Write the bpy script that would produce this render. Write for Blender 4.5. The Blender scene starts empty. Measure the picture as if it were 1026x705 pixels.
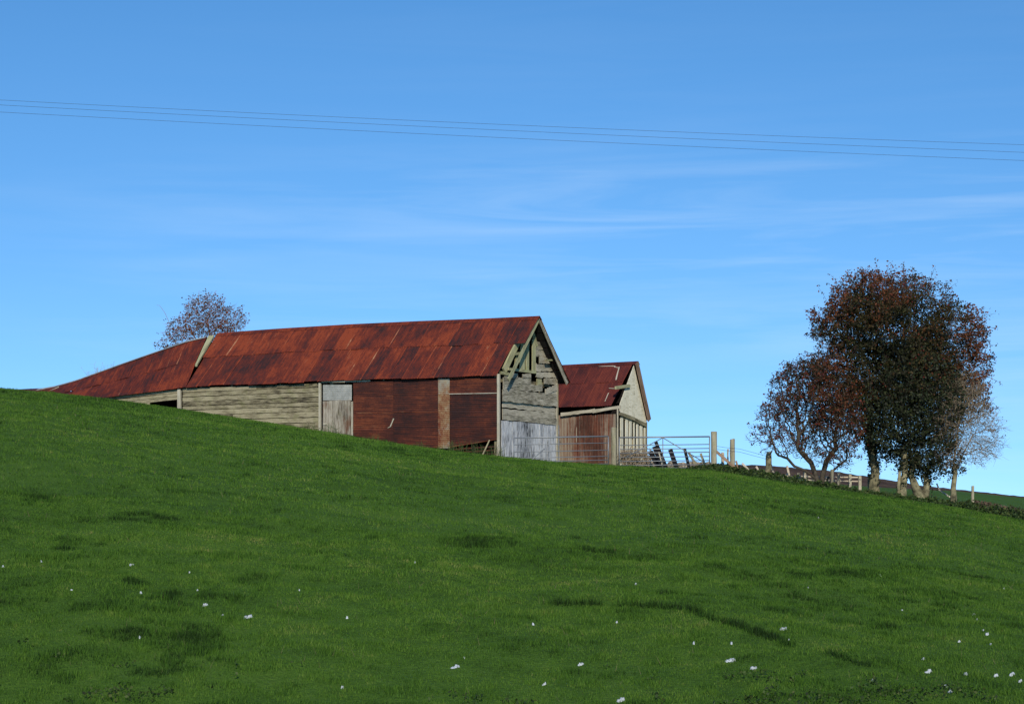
import bpy, math, random
import numpy as np
from mathutils import Vector, Matrix, kdtree
random.seed(7); np.random.seed(7)
R = math.radians
F = 1700.0; CX = 513.0; HY = 476.0          # focal length in photo pixels, centre column, horizon row
C = bpy.context.scene.collection

# ------------------------------------------------------------------ small helpers
def W(px, py, y):
    return Vector(((px-CX)/F*y, y, (HY-py)/F*y))
def ray_plane(px, py, p0, n):
    d = Vector(((px-CX)/F, 1.0, (HY-py)/F))
    return d*(p0.dot(n)/d.dot(n))
def hash2(ix, iy, s=0):
    h = (ix*374761393 + iy*668265263 + s*1442695041) & 0xffffffff
    h = ((h ^ (h >> 13))*1274126177) & 0xffffffff
    return ((h ^ (h >> 16)) & 0xffff)/65535.0
def vnoise(x, y, s=0):
    x = np.asarray(x, float); y = np.asarray(y, float)
    ix = np.floor(x).astype(np.int64); iy = np.floor(y).astype(np.int64)
    fx = x-ix; fy = y-iy; fx = fx*fx*(3-2*fx); fy = fy*fy*(3-2*fy)
    a = hash2(ix, iy, s); b = hash2(ix+1, iy, s); c = hash2(ix, iy+1, s); d = hash2(ix+1, iy+1, s)
    return (a*(1-fx)+b*fx)*(1-fy)+(c*(1-fx)+d*fx)*fy
def fbm(x, y, s=0, o=3):
    v = 0; a = .5
    for k in range(o):
        v = v + a*vnoise(x*2**k, y*2**k, s+k*7); a *= .5
    return v

def tag(o, label=None, cat=None, group=None, kind=None):
    if label: o['label'] = label
    if cat: o['category'] = cat
    if group: o['group'] = group
    if kind: o['kind'] = kind
    return o
def empty(name, loc, label, cat, group=None):
    o = bpy.data.objects.new(name, None); C.objects.link(o)
    o.location = loc; o.empty_display_size = .3
    return tag(o, label, cat, group)

class MB:
    """collects boards, beams, tubes and sheets; build() links them as one mesh object"""
    def __init__(s): s.v = []; s.f = []; s.uv = []; s.t = []
    def face(s, pts, uv=None, tone=.5):
        b = len(s.v); s.v += [tuple(p) for p in pts]
        s.f.append(tuple(range(b, b+len(pts)))); s.uv.append(uv or [(0, 0)]*len(pts)); s.t.append(tone)
    def idx(s, ids, uv, tone):
        s.f.append(tuple(ids)); s.uv.append(uv); s.t.append(tone)
    def board(s, p0, p1, wv, tv, segs=1, jit=0.0, tone=None, taper=1.0):
        """box from p0 to p1 (centre line), full width vector wv, full thickness vector tv"""
        p0 = Vector(p0); p1 = Vector(p1); wv = Vector(wv); tv = Vector(tv)
        if tone is None: tone = random.random()
        L = (p1-p0).length; uo = random.random()*30; vo = random.random()*30
        wl = wv.length; tl = tv.length; base = len(s.v)
        for i in range(segs+1):
            f = i/segs; c = p0.lerp(p1, f); k = 1+(taper-1)*f
            ja = 1+random.uniform(-jit, jit); jb = 1+random.uniform(-jit, jit)
            up = wv*.5*ja*k; dn = wv*.5*jb*k; th = tv*.5
            for q in (c-dn-th, c+up-th, c+up+th, c-dn+th): s.v.append(tuple(q))
        cr = [0, wl, wl+tl, 2*wl+tl, 2*wl+2*tl]
        for i in range(segs):
            a = base+i*4; b = a+4; u0 = uo+L*i/segs; u1 = uo+L*(i+1)/segs
            for k in range(4):
                k2 = (k+1) % 4
                s.idx((a+k, b+k, b+k2, a+k2), [(u0, vo+cr[k]), (u1, vo+cr[k]), (u1, vo+cr[k+1]), (u0, vo+cr[k+1])], tone)
        s.idx((base, base+1, base+2, base+3), [(uo, vo+.01*j) for j in range(4)], tone)
        e = base+segs*4
        s.idx((e+3, e+2, e+1, e), [(uo, vo+.01*j) for j in range(4)], tone)
    def tube(s, pts, rad, sides=6, tone=.5, cap=True):
        pts = [Vector(p) for p in pts]; n = len(pts)
        if not hasattr(rad, '__len__'): rad = [rad]*n
        base = len(s.v); ref = Vector((0, 0, 1)); L = 0
        d0 = (pts[-1]-pts[0]).normalized()
        if abs(d0.z) > .8: ref = Vector((1, 0, 0))
        Ls = []
        for i, p in enumerate(pts):
            d = (pts[min(i+1, n-1)]-pts[max(i-1, 0)]).normalized()
            x = d.cross(ref).normalized(); y = d.cross(x)
            for k in range(sides):
                a = 2*math.pi*k/sides
                s.v.append(tuple(p+(x*math.cos(a)+y*math.sin(a))*rad[i]))
            if i: L += (p-pts[i-1]).length
            Ls.append(L)
        for i in range(n-1):
            for k in range(sides):
                k2 = (k+1) % sides
                s.idx((base+i*sides+k, base+i*sides+k2, base+(i+1)*sides+k2, base+(i+1)*sides+k),
                      [(Ls[i], k*.1), (Ls[i], k*.1+.1), (Ls[i+1], k*.1+.1), (Ls[i+1], k*.1)], tone)
        if cap:
            s.idx([base+k for k in range(sides)][::-1], [(0, 0)]*sides, tone)
            s.idx([base+(n-1)*sides+k for k in range(sides)], [(0, 0)]*sides, tone)
    def prism(s, pts, tv, tone=.5):
        pts = [Vector(p) for p in pts]; tv = Vector(tv); n = len(pts); b = len(s.v)
        s.v += [tuple(p) for p in pts]+[tuple(p+tv) for p in pts]
        uo = random.random()*20
        uvs = [((p-pts[0]).dot((pts[1]-pts[0]).normalized())+uo, p.z+uo) for p in pts]
        s.idx(range(b, b+n), uvs, tone); s.idx(list(range(b+n, b+2*n))[::-1], uvs[::-1], tone)
        for k in range(n):
            k2 = (k+1) % n
            s.idx((b+k2, b+k, b+n+k, b+n+k2), [uvs[k2], uvs[k], uvs[k], uvs[k2]], tone)
    def sheet(s, A, B, Cc, D, waves, amp=.009, rows=2, tone=.5, dent=.0, uvo=None):
        """corrugated sheet, A-B across the ribs, ribs run A to D"""
        A, B, Cc, D = map(Vector, (A, B, Cc, D))
        nrm = (B-A).cross(D-A).normalized(); cols = max(4, int(round(waves*4)))
        wid = (B-A).length; hei = (D-A).length; base = len(s.v)
        seam = random.choice((0, 0, .3, .6, .9)); uo = random.random()*40 if uvo is None else uvo; sd = random.randint(0, 999)
        for j in range(rows+1):
            t = j/rows; l = A.lerp(D, t); r = B.lerp(Cc, t)
            for i in range(cols+1):
                u = i/cols; p = l.lerp(r, u)
                d = amp*math.cos(u*waves*2*math.pi)
                if dent: d += dent*(float(vnoise(u*wid*1.7+.1, t*hei*1.7, sd))-.5)
                s.v.append(tuple(p+nrm*d))
        for j in range(rows):
            for i in range(cols):
                a = base+j*(cols+1)+i
                u0 = uo+wid*i/cols; u1 = uo+wid*(i+1)/cols; v0 = uo+hei*j/rows; v1 = uo+hei*(j+1)/rows
                s.idx((a, a+1, a+cols+2, a+cols+1), [(u0, v0), (u1, v0), (u1, v1), (u0, v1)], tone+seam*(i < 2))  # paler first columns paint the light caught by the lap edge
    def build(s, name, mat, parent=None, smooth=False, loc=None):
        off = Vector(parent.matrix_world.translation) if parent is not None and parent.type != 'EMPTY' else (Vector(parent.location) if parent is not None else Vector(loc or (0, 0, 0)))
        if parent is not None and parent.get('_org') is not None: off = Vector(parent['_org'])
        me = bpy.data.meshes.new(name)
        nv = len(s.v); co = np.array(s.v, dtype=np.float64).reshape(-1, 3)-np.array(off)
        me.from_pydata(co.tolist(), [], s.f)
        uvl = me.uv_layers.new(name='UVMap')
        flat = np.array([c for f in s.uv for u in f for c in u], dtype=np.float32)
        if len(flat) == len(uvl.data)*2: uvl.data.foreach_set('uv', flat)
        at = me.attributes.new('tone', 'FLOAT', 'FACE')
        at.data.foreach_set('value', np.array(s.t, dtype=np.float32))
        me.materials.append(mat)
        if smooth: me.polygons.foreach_set('use_smooth', [True]*len(me.polygons))
        me.update()
        o = bpy.data.objects.new(name, me); C.objects.link(o)
        o['_org'] = tuple(off)
        if parent is not None: o.parent = parent
        else: o.location = off
        return o

# ------------------------------------------------------------------ materials
def nt(name):
    m = bpy.data.materials.new(name); m.use_nodes = True; t = m.node_tree
    b = t.nodes['Principled BSDF']; return m, t, b
def N(t, kind, **kw):
    n = t.nodes.new(kind)
    for k, v in kw.items():
        if k.startswith('i_'):
            key = k[2:]; n.inputs[int(key) if key.isdigit() else key.replace('_', ' ')].default_value = v
        else: setattr(n, k, v)
    return n
def ramp(t, fac, stops):
    r = t.nodes.new('ShaderNodeValToRGB'); e = r.color_ramp.elements
    while len(e) < len(stops): e.new(.5)
    for i, (p, c) in enumerate(stops): e[i].position = p; e[i].color = (*c, 1) if len(c) == 3 else c
    t.links.new(fac, r.inputs[0]); return r.outputs[0]
def mapped(t, src, scale):
    mp = N(t, 'ShaderNodeMapping'); mp.inputs['Scale'].default_value = scale
    t.links.new(src, mp.inputs[0]); return mp.outputs[0]
def noise(t, vec, scale, detail=3, rough=.6, dist=0):
    n = N(t, 'ShaderNodeTexNoise', i_Scale=scale, i_Detail=detail, i_Roughness=rough, i_Distortion=dist)
    t.links.new(vec, n.inputs['Vector']); return n.outputs[0]
def mathn(t, op, a, b):
    m = N(t, 'ShaderNodeMath', operation=op)
    for i, x in enumerate((a, b)):
        if isinstance(x, (int, float)): m.inputs[i].default_value = x
        else: t.links.new(x, m.inputs[i])
    return m.outputs[0]
def mix(t, fac, a, b, bt='MIX'):
    m = N(t, 'ShaderNodeMix', data_type='RGBA', blend_type=bt)
    for sock, x in ((m.inputs[0], fac), (m.inputs[6], a), (m.inputs[7], b)):
        if isinstance(x, (int, float)): sock.default_value = x
        elif isinstance(x, tuple): sock.default_value = (*x, 1)
        else: t.links.new(x, sock)
    return m.outputs[2]
def attr(t, n): a = N(t, 'ShaderNodeAttribute', attribute_name=n); return a.outputs['Fac']
def bump(t, b, h, s, d=.02):
    n = N(t, 'ShaderNodeBump', i_Strength=s, i_Distance=d); t.links.new(h, n.inputs['Height']); t.links.new(n.outputs[0], b.inputs['Normal'])

def wood(name, dark, mid, pale, lichen=(.16, .17, .06), lich=.35, grain=28, rustc=None):
    m, t, b = nt(name); uv = N(t, 'ShaderNodeUVMap', uv_map='UVMap').outputs[0]
    g = noise(t, mapped(t, uv, (1.6, grain, 1)), 1.6, 5, .65, .6)
    w = noise(t, mapped(t, uv, (1.0, 3.0, 1)), 1.3, 3)
    tn = attr(t, 'tone')
    k = mathn(t, 'ADD', mathn(t, 'MULTIPLY', g, .75), mathn(t, 'MULTIPLY', w, .45))
    k = mathn(t, 'ADD', k, mathn(t, 'MULTIPLY', mathn(t, 'SUBTRACT', tn, .5), .17))
    k = mathn(t, 'ADD', mathn(t, 'MULTIPLY', mathn(t, 'SUBTRACT', k, .57), 1.7), .57)
    c = ramp(t, k, [(.36, dark), (.52, mid), (.66, tuple((a+q)/2 for a, q in zip(mid, pale))), (.8, pale)])
    ob = N(t, 'ShaderNodeTexCoord').outputs['Object']
    ln = noise(t, ob, 3.1, 4, .7)
    lf = ramp(t, ln, [(.50, (0, 0, 0)), (.68, (lich, lich, lich))])
    c = mix(t, lf, c, lichen)
    if rustc:
        rf = ramp(t, noise(t, mapped(t, ob, (1, 1, .35)), 1.7, 4, .7), [(.56, (0, 0, 0)), (.66, (.8, .8, .8))])
        c = mix(t, rf, c, rustc)
    t.links.new(c, b.inputs['Base Color']); b.inputs['Roughness'].default_value = .9
    b.inputs['Specular IOR Level'].default_value = .2
    bump(t, b, g, .5, .012); return m
def rust(name, cols, blotch=.55, pale=None, rough=.75, streak=(6, 1.0, 1), scale=1.0, palepos=(.66, .76)):
    """cols: dark, mid, bright rust; pale: colour of worn or galvanised flecks"""
    m, t, b = nt(name); uv = N(t, 'ShaderNodeUVMap', uv_map='UVMap').outputs[0]
    ob = N(t, 'ShaderNodeTexCoord').outputs['Object']
    n1 = noise(t, ob, .55*scale, 5, .7); n2 = noise(t, mapped(t, uv, streak), 1.3*scale, 5, .75); n3 = noise(t, ob, 14, 3, .7)
    tn = attr(t, 'tone')
    k = mathn(t, 'ADD', mathn(t, 'MULTIPLY', n1, .46), mathn(t, 'MULTIPLY', n2, .46))
    k = mathn(t, 'ADD', k, mathn(t, 'MULTIPLY', n3, .16)); k = mathn(t, 'ADD', mathn(t, 'MULTIPLY', mathn(t, 'SUBTRACT', k, .54), 1.5), .50)
    k = mathn(t, 'ADD', k, mathn(t, 'MULTIPLY', mathn(t, 'SUBTRACT', tn, .5), blotch*.20))
    c = ramp(t, k, [(.34, cols[0]), (.50, cols[1]), (.64, cols[2])])
    if pale:
        p = noise(t, mapped(t, uv, (streak[0]*.8, streak[1], 1)), 1.1, 6, .8, 1)
        pf = ramp(t, mathn(t, 'ADD', mathn(t, 'ADD', mathn(t, 'MULTIPLY', p, .8), mathn(t, 'MULTIPLY', n1, .2)), mathn(t, 'MULTIPLY', mathn(t, 'SUBTRACT', tn, .5), .14)), [(palepos[0], (0, 0, 0)), (palepos[1], (.85, .85, .85))])
        c = mix(t, pf, c, pale)
    t.links.new(c, b.inputs['Base Color']); b.inputs['Roughness'].default_value = rough
    b.inputs['Specular IOR Level'].default_value = .25
    bump(t, b, n3, .35, .006); return m
def plain(name, col, rough=.7, metal=0, var=.25, sc=6):
    m, t, b = nt(name); ob = N(t, 'ShaderNodeTexCoord').outputs['Object']
    n = noise(t, ob, sc, 5, .7)
    c = ramp(t, n, [(.35, tuple(x*(1-var) for x in col)), (.65, tuple(min(1, x*(1+var)) for x in col))])
    t.links.new(c, b.inputs['Base Color']); b.inputs['Roughness'].default_value = rough; b.inputs['Metallic'].default_value = metal
    b.inputs['Specular IOR Level'].default_value = .3
    bump(t, b, n, .3, .01)
    return m
def leafm(name, cols, trans=.25, spec=.25):
    m, t, b = nt(name); tn = attr(t, 'tone')
    c = ramp(t, tn, [(i/max(1, len(cols)-1), q) for i, q in enumerate(cols)])
    t.links.new(c, b.inputs['Base Color']); b.inputs['Roughness'].default_value = .65
    b.inputs['Specular IOR Level'].default_value = spec
    tr = N(t, 'ShaderNodeBsdfTranslucent'); t.links.new(c, tr.inputs['Color'])
    ms = N(t, 'ShaderNodeMixShader'); ms.inputs[0].default_value = trans
    out = t.nodes['Material Output']
    t.links.new(b.outputs[0], ms.inputs[1]); t.links.new(tr.outputs[0], ms.inputs[2]); t.links.new(ms.outputs[0], out.inputs[0])
    return m

M = {}
M['roof'] = rust('rusted_roof_sheet', ((.028, .011, .011), (.100, .017, .009), (.20, .036, .012)), .75, pale=(.36, .20, .11), streak=(5, .9, 1), palepos=(.64, .76))
M['roof2'] = rust('maroon_roof_sheet', ((.040, .010, .010), (.085, .016, .012), (.13, .026, .015)), .8, pale=(.30, .2, .15), palepos=(.74, .82))
M['wallrust'] = rust('dark_rusted_wall_sheet', ((.026, .011, .010), (.068, .018, .011), (.15, .040, .017)), .9, pale=(.30, .18, .10), streak=(9, .6, 1), palepos=(.60, .74))
M['wallrust2'] = rust('streaked_wall_sheet', ((.045, .018, .012), (.115, .036, .020), (.18, .085, .05)), .8, pale=(.27, .245, .19), streak=(20, .35, 1), palepos=(.47, .60))
M['stripe'] = rust('peeling_cream_sheet', ((.13, .032, .015), (.22, .12, .06), (.30, .25, .16)), .8, pale=(.25, .25, .21), streak=(.8, 1.2, 1), palepos=(.5, .62), scale=1.6)
M['tin'] = rust('galvanised_sheet', ((.20, .21, .19), (.30, .31, .29), (.38, .38, .34)), .3, pale=(.22, .13, .06), streak=(2, 2, 1), palepos=(.60, .68), rough=.5)
M['wood'] = wood('weathered_grey_board', (.022, .019, .014), (.150, .130, .080), (.34, .305, .20))
M['woodg'] = wood('weathered_gable_board', (.022, .018, .012), (.175, .158, .115), (.43, .395, .31), lich=.15)
M['woodlich'] = wood('lichen_covered_timber', (.05, .047, .025), (.21, .20, .11), (.38, .37, .22), lich=.6, lichen=(.27, .30, .13))
M['white'] = wood('whitewashed_board', (.035, .036, .04), (.24, .25, .265), (.52, .53, .54), lich=.1, grain=9)
M['door'] = wood('pale_door_board', (.07, .06, .045), (.24, .215, .17), (.40, .37, .30), lich=.15, rustc=(.13, .06, .035))
M['post'] = wood('post_timber', (.10, .09, .06), (.24, .22, .15), (.36, .33, .24), lich=.5, lichen=(.18, .20, .08))
M['postpale'] = wood('pale_post_timber', (.14, .125, .09), (.32, .295, .225), (.46, .43, .34), lich=.2)
M['stake'] = wood('split_stake_timber', (.22, .17, .12), (.40, .34, .26), (.52, .47, .38), lich=.15)
M['railbrown'] = wood('brown_rail_timber', (.10, .06, .04), (.20, .13, .085), (.30, .21, .15), lich=.1)
M['cream'] = wood('cream_gable_board', (.40, .38, .28), (.58, .55, .42), (.70, .67, .53), lich=.12, grain=8)
M['inner'] = plain('shade_black_board', (.010, .008, .008), .95, 0, .3, 8)  # near-black shade colour for the added partitions, lining and soffit boards
M['dark'] = plain('tarred_timber', (.006, .0065, .009), .95)
M['galv'] = plain('galvanised_tube', (.21, .225, .24), .45, .35, .15, 20)
M['wire'] = plain('wire_metal', (.05, .055, .06), .5, .5)
M['bark'] = plain('hawthorn_bark', (.060, .050, .036), .9, 0, .45, 9)
M['barklich'] = plain('lichened_bark', (.17, .155, .09), .9, 0, .75, 3.2)
M['barkd'] = plain('dark_bark', (.035, .032, .024), .9, 0, .5, 9)
M['redtwig'] = plain('reddish_twig_bark', (.20, .12, .09), .9, 0, .4, 9)
M['twig'] = plain('grey_twig_bark', (.24, .19, .13), .9, 0, .4, 9)
M['stone'] = plain('field_stone', (.22, .19, .15), .9, 0, .5, 7)
M['snow'] = plain('old_snow', (.42, .46, .49), .6, 0, .06, 9)
M['cable'] = plain('cable_metal', (.035, .04, .05), .5)
M['leafA'] = leafm('autumn_leaf', [(.014, .013, .006), (.036, .030, .011), (.14, .030, .016), (.075, .058, .018), (.20, .045, .022)])
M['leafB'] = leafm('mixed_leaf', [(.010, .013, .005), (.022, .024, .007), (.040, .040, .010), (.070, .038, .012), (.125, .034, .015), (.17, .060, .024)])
M['ivy'] = leafm('ivy_leaf', [(.004, .007, .003), (.011, .018, .005), (.020, .030, .008), (.038, .046, .013)], .1, .35)
M['bare'] = leafm('dry_leaf', [(.09, .06, .045), (.12, .08, .05), (.10, .10, .05), (.15, .09, .06)])
M['berry'] = plain('berry_skin', (.15, .014, .012), .35, 0, .3)
M['weed'] = leafm('nettle_leaf', [(.010, .020, .005), (.022, .045, .009), (.042, .080, .014), (.07, .09, .022)], .2)
M['drygrass'] = leafm('dry_stem', [(.12, .11, .05), (.2, .16, .09), (.08, .09, .03)], .2)

def ground_mat():
    m, t, b = nt('pasture_soil_and_grass'); ob = N(t, 'ShaderNodeNewGeometry').outputs['Position']
    n1 = noise(t, ob, .22, 4, .6); n2 = noise(t, ob, 2.2, 5, .7); n3 = noise(t, ob, 18, 3, .7)
    k = mathn(t, 'ADD', mathn(t, 'MULTIPLY', n1, .3), mathn(t, 'ADD', mathn(t, 'MULTIPLY', n2, .4), mathn(t, 'MULTIPLY', n3, .3)))
    c = ramp(t, k, [(.34, (.022, .048, .007)), (.50, (.052, .112, .013)), (.66, (.080, .145, .022))])
    t.links.new(c, b.inputs['Base Color']); b.inputs['Roughness'].default_value = .95; b.inputs['Specular IOR Level'].default_value = .1
    bump(t, b, n3, .8, .05); return m
def grass_mat():
    m, t, b = nt('grass_blade'); ob = N(t, 'ShaderNodeNewGeometry').outputs['Position']
    n1 = noise(t, ob, .16, 4, .6); n2 = noise(t, ob, 1.4, 4, .7)
    k = mathn(t, 'ADD', mathn(t, 'MULTIPLY', n1, .40), mathn(t, 'MULTIPLY', n2, .40))
    k = mathn(t, 'ADD', k, mathn(t, 'MULTIPLY', attr(t, 'tone'), .24))
    c = ramp(t, k, [(.30, (.013, .034, .005)), (.42, (.034, .090, .009)), (.54, (.064, .145, .014)), (.67, (.095, .175, .022)), (.84, (.22, .22, .07))])
    t.links.new(c, b.inputs['Base Color']); b.inputs['Roughness'].default_value = .7; b.inputs['Specular IOR Level'].default_value = .15
    tr = N(t, 'ShaderNodeBsdfTranslucent'); t.links.new(c, tr.inputs['Color'])
    ms = N(t, 'ShaderNodeMixShader'); ms.inputs[0].default_value = .2
    t.links.new(b.outputs[0], ms.inputs[1]); t.links.new(tr.outputs[0], ms.inputs[2])
    t.links.new(ms.outputs[0], t.nodes['Material Output'].inputs[0]); return m
M['ground'] = ground_mat(); M['grass'] = grass_mat()
def bank_mat():
    m, t, b = nt('brown_bracken'); ob = N(t, 'ShaderNodeNewGeometry').outputs['Position']
    n = mathn(t, 'ADD', mathn(t, 'MULTIPLY', noise(t, ob, .5, 4, .7), .6), mathn(t, 'MULTIPLY', noise(t, ob, 5, 4, .8), .4))
    c = ramp(t, n, [(.38, (.035, .022, .014)), (.52, (.085, .052, .034)), (.66, (.12, .085, .05))])
    t.links.new(c, b.inputs['Base Color']); b.inputs['Roughness'].default_value = .95; b.inputs['Specular IOR Level'].default_value = .1
    bump(t, b, n, .8, .3); return m
M['bank'] = bank_mat()

# ------------------------------------------------------------------ terrain
crest_px = [-700, -300, -80, 0, 50, 100, 180, 300, 330, 400, 450, 503, 556, 612, 650, 712, 740, 800, 850, 900, 960, 1026, 1200, 1700]
crest_py = [ 388, 383, 387, 390, 394, 399.5, 410.5, 429.5, 434, 446, 452.5, 458.5, 463.5, 467, 469, 472, 476, 486, 493, 500, 509, 522, 548, 590]
crest_Y  = [  60, 60, 61, 62, 63.5, 65.5, 68.5, 67, 66.5, 65.2, 64.6, 63.8, 64.3, 65.2, 65.5, 66, 66.5, 67, 67, 67, 67, 67, 66, 64]
# far ground row at depth YF
far_px = [-700, 0, 180, 400, 600, 700, 740, 800, 850, 900, 960, 1026, 1200, 1700]
far_py = [ 470, 460, 465, 478, 484, 478, 476, 480, 486, 489, 492, 498.5, 512, 540]
YF = 125.0; Y0 = 16.0
def terr(x, y):
    x = np.asarray(x, float); y = np.asarray(y, float)
    yy = np.maximum(y, Y0); px = x/yy*F+CX
    pc = np.interp(px, crest_px, crest_py); Yc = np.interp(px, crest_px, crest_Y)
    tc = (HY-pc)/F; zc = tc*Yc
    z0 = -(705-HY+6)/F*Y0
    dy = Yc-Y0; avg = (zc-z0)/dy; m1 = tc-.004; m0 = 2*avg-m1
    s = np.clip((yy-Y0)/dy, 0, 1)
    zf = z0+m0*dy*s+(m1-m0)*dy*s*s*.5
    zn = z0-m0*5*(1-np.exp(-(np.maximum(Y0-y, 0))/5))
    z = np.where(y < Y0, zn, zf)
    # beyond the crest
    tf = (HY-np.interp(px, far_px, far_py))/F; zfar = tf*YF
    q = np.clip((yy-Yc)/(YF-Yc), 0, 1); q2 = q*q*(3-2*q)
    hold = zc+(tc-.010)*(yy-Yc)
    zb = zc*(1-q2)+zfar*q2
    w = np.clip((yy-Yc)/14, 0, 1); zb = np.where(px < 700, hold*(1-w)+np.minimum(zb, hold)*w, zb)
    zb = np.where(yy > YF, zfar-(yy-YF)*.035, zb)
    z = np.where(yy > Yc, zb, z)
    near = np.clip((62-yy)/15, 0, 1)
    z = z+near*(.16*(fbm(x*.25, y*.25, 3)-.45)+.10*(vnoise(x*.9, y*.9, 5)-.5))+.05*(vnoise(x*1.3, y*1.3, 9)-.5)
    return z
def gz(x, y): return float(terr(x, y))
def gpt(px, y):                                # ground point in a photo column at a depth
    x = (px-CX)/F*y; return Vector((x, y, gz(x, y)))
def ghit(px, py):                              # ground point seen at a photo pixel
    ys = np.arange(14, 66, .05); xs = (px-CX)/F*ys; zs = terr(xs, ys)
    tt = HY-zs/ys*F; i = int(np.argmax(tt <= py)) if (tt <= py).any() else len(ys)-1
    return Vector((xs[i], ys[i], zs[i]))

rows = np.concatenate([np.arange(-40, 12, 2.0), np.arange(12, 72, .30), np.geomspace(72, 140, 50), np.geomspace(145, 4000, 24)])
us = np.concatenate([np.linspace(-2.2, -.36, 24)[:-1], np.linspace(-.36, .36, 300), np.linspace(.36, 2.2, 24)[1:]])
Yg, Ug = np.meshgrid(rows, us, indexing='ij'); Xg = Ug*np.maximum(Yg, Y0); Zg = terr(Xg, Yg)
def grid_mesh(name, X, Y, Z, mat):
    n, m = X.shape; me = bpy.data.meshes.new(name)
    co = np.stack([X, Y, Z], -1).reshape(-1, 3).astype(np.float32)
    i = np.arange(n*m).reshape(n, m)
    q = np.stack([i[:-1, :-1], i[:-1, 1:], i[1:, 1:], i[1:, :-1]], -1).reshape(-1, 4)
    me.vertices.add(len(co)); me.vertices.foreach_set('co', co.ravel())
    me.loops.add(q.size); me.loops.foreach_set('vertex_index', q.ravel().astype(np.int32))
    me.polygons.add(len(q)); me.polygons.foreach_set('loop_start', (np.arange(len(q))*4).astype(np.int32))
    me.polygons.foreach_set('use_smooth', np.ones(len(q), bool))
    me.materials.append(mat); me.update(calc_edges=True); me.validate()
    o = bpy.data.objects.new(name, me); C.objects.link(o); return o
tag(grid_mesh('ground', Xg, Yg, Zg, M['ground']), kind='structure')

# brown bracken slope behind the fence on the right
bpx = np.linspace(690, 1500, 220)
top = np.interp(bpx, [690, 750, 780, 840, 880, 925, 960, 1026, 1200, 1500], [463, 465.5, 467, 472.5, 479, 486.2, 490, 497.5, 512, 530])
top = top+.8*(vnoise(bpx*.15, 0*bpx, 4)-.5)+.7*(vnoise(bpx*.6, 0*bpx, 8)-.5)
fr = np.interp(bpx, far_px, far_py)
prof = np.linspace(0, 1, 9); BX = []; BY = []; BZ = []
for p in prof:
    y = 121+p*26+0*bpx; tz = (HY-(fr+5))/F*(1-p)+(HY-top)/F*p
    BX.append((bpx-CX)/F*y); BY.append(y); BZ.append(y*tz-.25*math.sin(p*math.pi))
y = 230+0*bpx; BX.append((bpx-CX)/F*y); BY.append(y); BZ.append((HY-top)/F*147-8)
tag(grid_mesh('hill', np.array(BX), np.array(BY), np.array(BZ), M['bank']), kind='structure')

# grass blades
def tri_mesh(name, P, tone, mat, nv):
    """P: (n, nv, 3) polygons"""
    n = len(P); me = bpy.data.meshes.new(name)
    me.vertices.add(n*nv); me.vertices.foreach_set('co', P.astype(np.float32).ravel())
    me.loops.add(n*nv); me.loops.foreach_set('vertex_index', np.arange(n*nv, dtype=np.int32))
    me.polygons.add(n); me.polygons.foreach_set('loop_start', (np.arange(n)*nv).astype(np.int32))
    a = me.attributes.new('tone', 'FLOAT', 'FACE'); a.data.foreach_set('value', tone.astype(np.float32))
    me.materials.append(mat); me.update(calc_edges=True)
    o = bpy.data.objects.new(name, me); C.objects.link(o); return o
def blades(n, y0, y1, u0, u1, hfun, wk, lean=.5):
    y = np.random.uniform(y0, y1, n); u = np.random.uniform(u0, u1, n); x = u*y
    h = hfun(x, y)*np.random.uniform(.6, 1.3, n); keep = h > .004
    x, y, h = x[keep], y[keep], h[keep]; n = len(x)
    z = terr(x, y); a = np.random.uniform(0, 2*np.pi, n); w = wk*y*np.random.uniform(.6, 1.3, n)
    l = h*lean*np.random.uniform(.2, 1.4, n); b = np.random.uniform(0, 2*np.pi, n)
    P = np.zeros((n, 3, 3))
    P[:, 0] = np.stack([x-np.cos(a)*w, y-np.sin(a)*w, z-.01], -1)
    P[:, 1] = np.stack([x+np.cos(a)*w, y+np.sin(a)*w, z-.01], -1)
    P[:, 2] = np.stack([x+np.cos(b)*l, y+np.sin(b)*l, z+h], -1)
    return P
RUT_SHADE = [ghit(*q) for q in ((560, 606), (600, 607), (655, 607), (690, 612), (705, 618), (740, 628), (775, 640), (795, 648), (830, 655), (865, 666))]
def rut_shade_d(x, y):
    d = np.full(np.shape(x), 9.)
    for k, (p, q) in enumerate(zip(RUT_SHADE[:-1], RUT_SHADE[1:])):
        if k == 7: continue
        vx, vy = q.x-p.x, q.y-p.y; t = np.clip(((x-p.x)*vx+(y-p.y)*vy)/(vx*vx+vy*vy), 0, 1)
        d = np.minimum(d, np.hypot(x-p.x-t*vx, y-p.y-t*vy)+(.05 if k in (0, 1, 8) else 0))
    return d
def clump(x, y):                        # darker coarse tussocks, plus a shadow line painted as dark long grass
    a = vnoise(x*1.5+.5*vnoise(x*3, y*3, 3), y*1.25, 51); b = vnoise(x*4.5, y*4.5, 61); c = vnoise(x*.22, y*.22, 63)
    return np.maximum(np.clip((a*.5+b*.38+c*.24-.70)*6, 0, 1)*.7, np.clip((.21-rut_shade_d(x, y)-.14*vnoise(x*4, y*4, 9))*12, 0, 1)*1.35)
def hgrass(x, y):
    f = fbm(x*4.1, y*4.1, 31, 2)
    return (.022+.13*np.clip(f-.32, 0, 1)+clump(x, y)*.055)*(.75+.25*np.minimum(y/40, 1.3))
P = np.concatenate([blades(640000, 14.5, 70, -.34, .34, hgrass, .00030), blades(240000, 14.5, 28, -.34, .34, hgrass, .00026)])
gx, gy = P[:, 0, 0], P[:, 0, 1]
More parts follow.
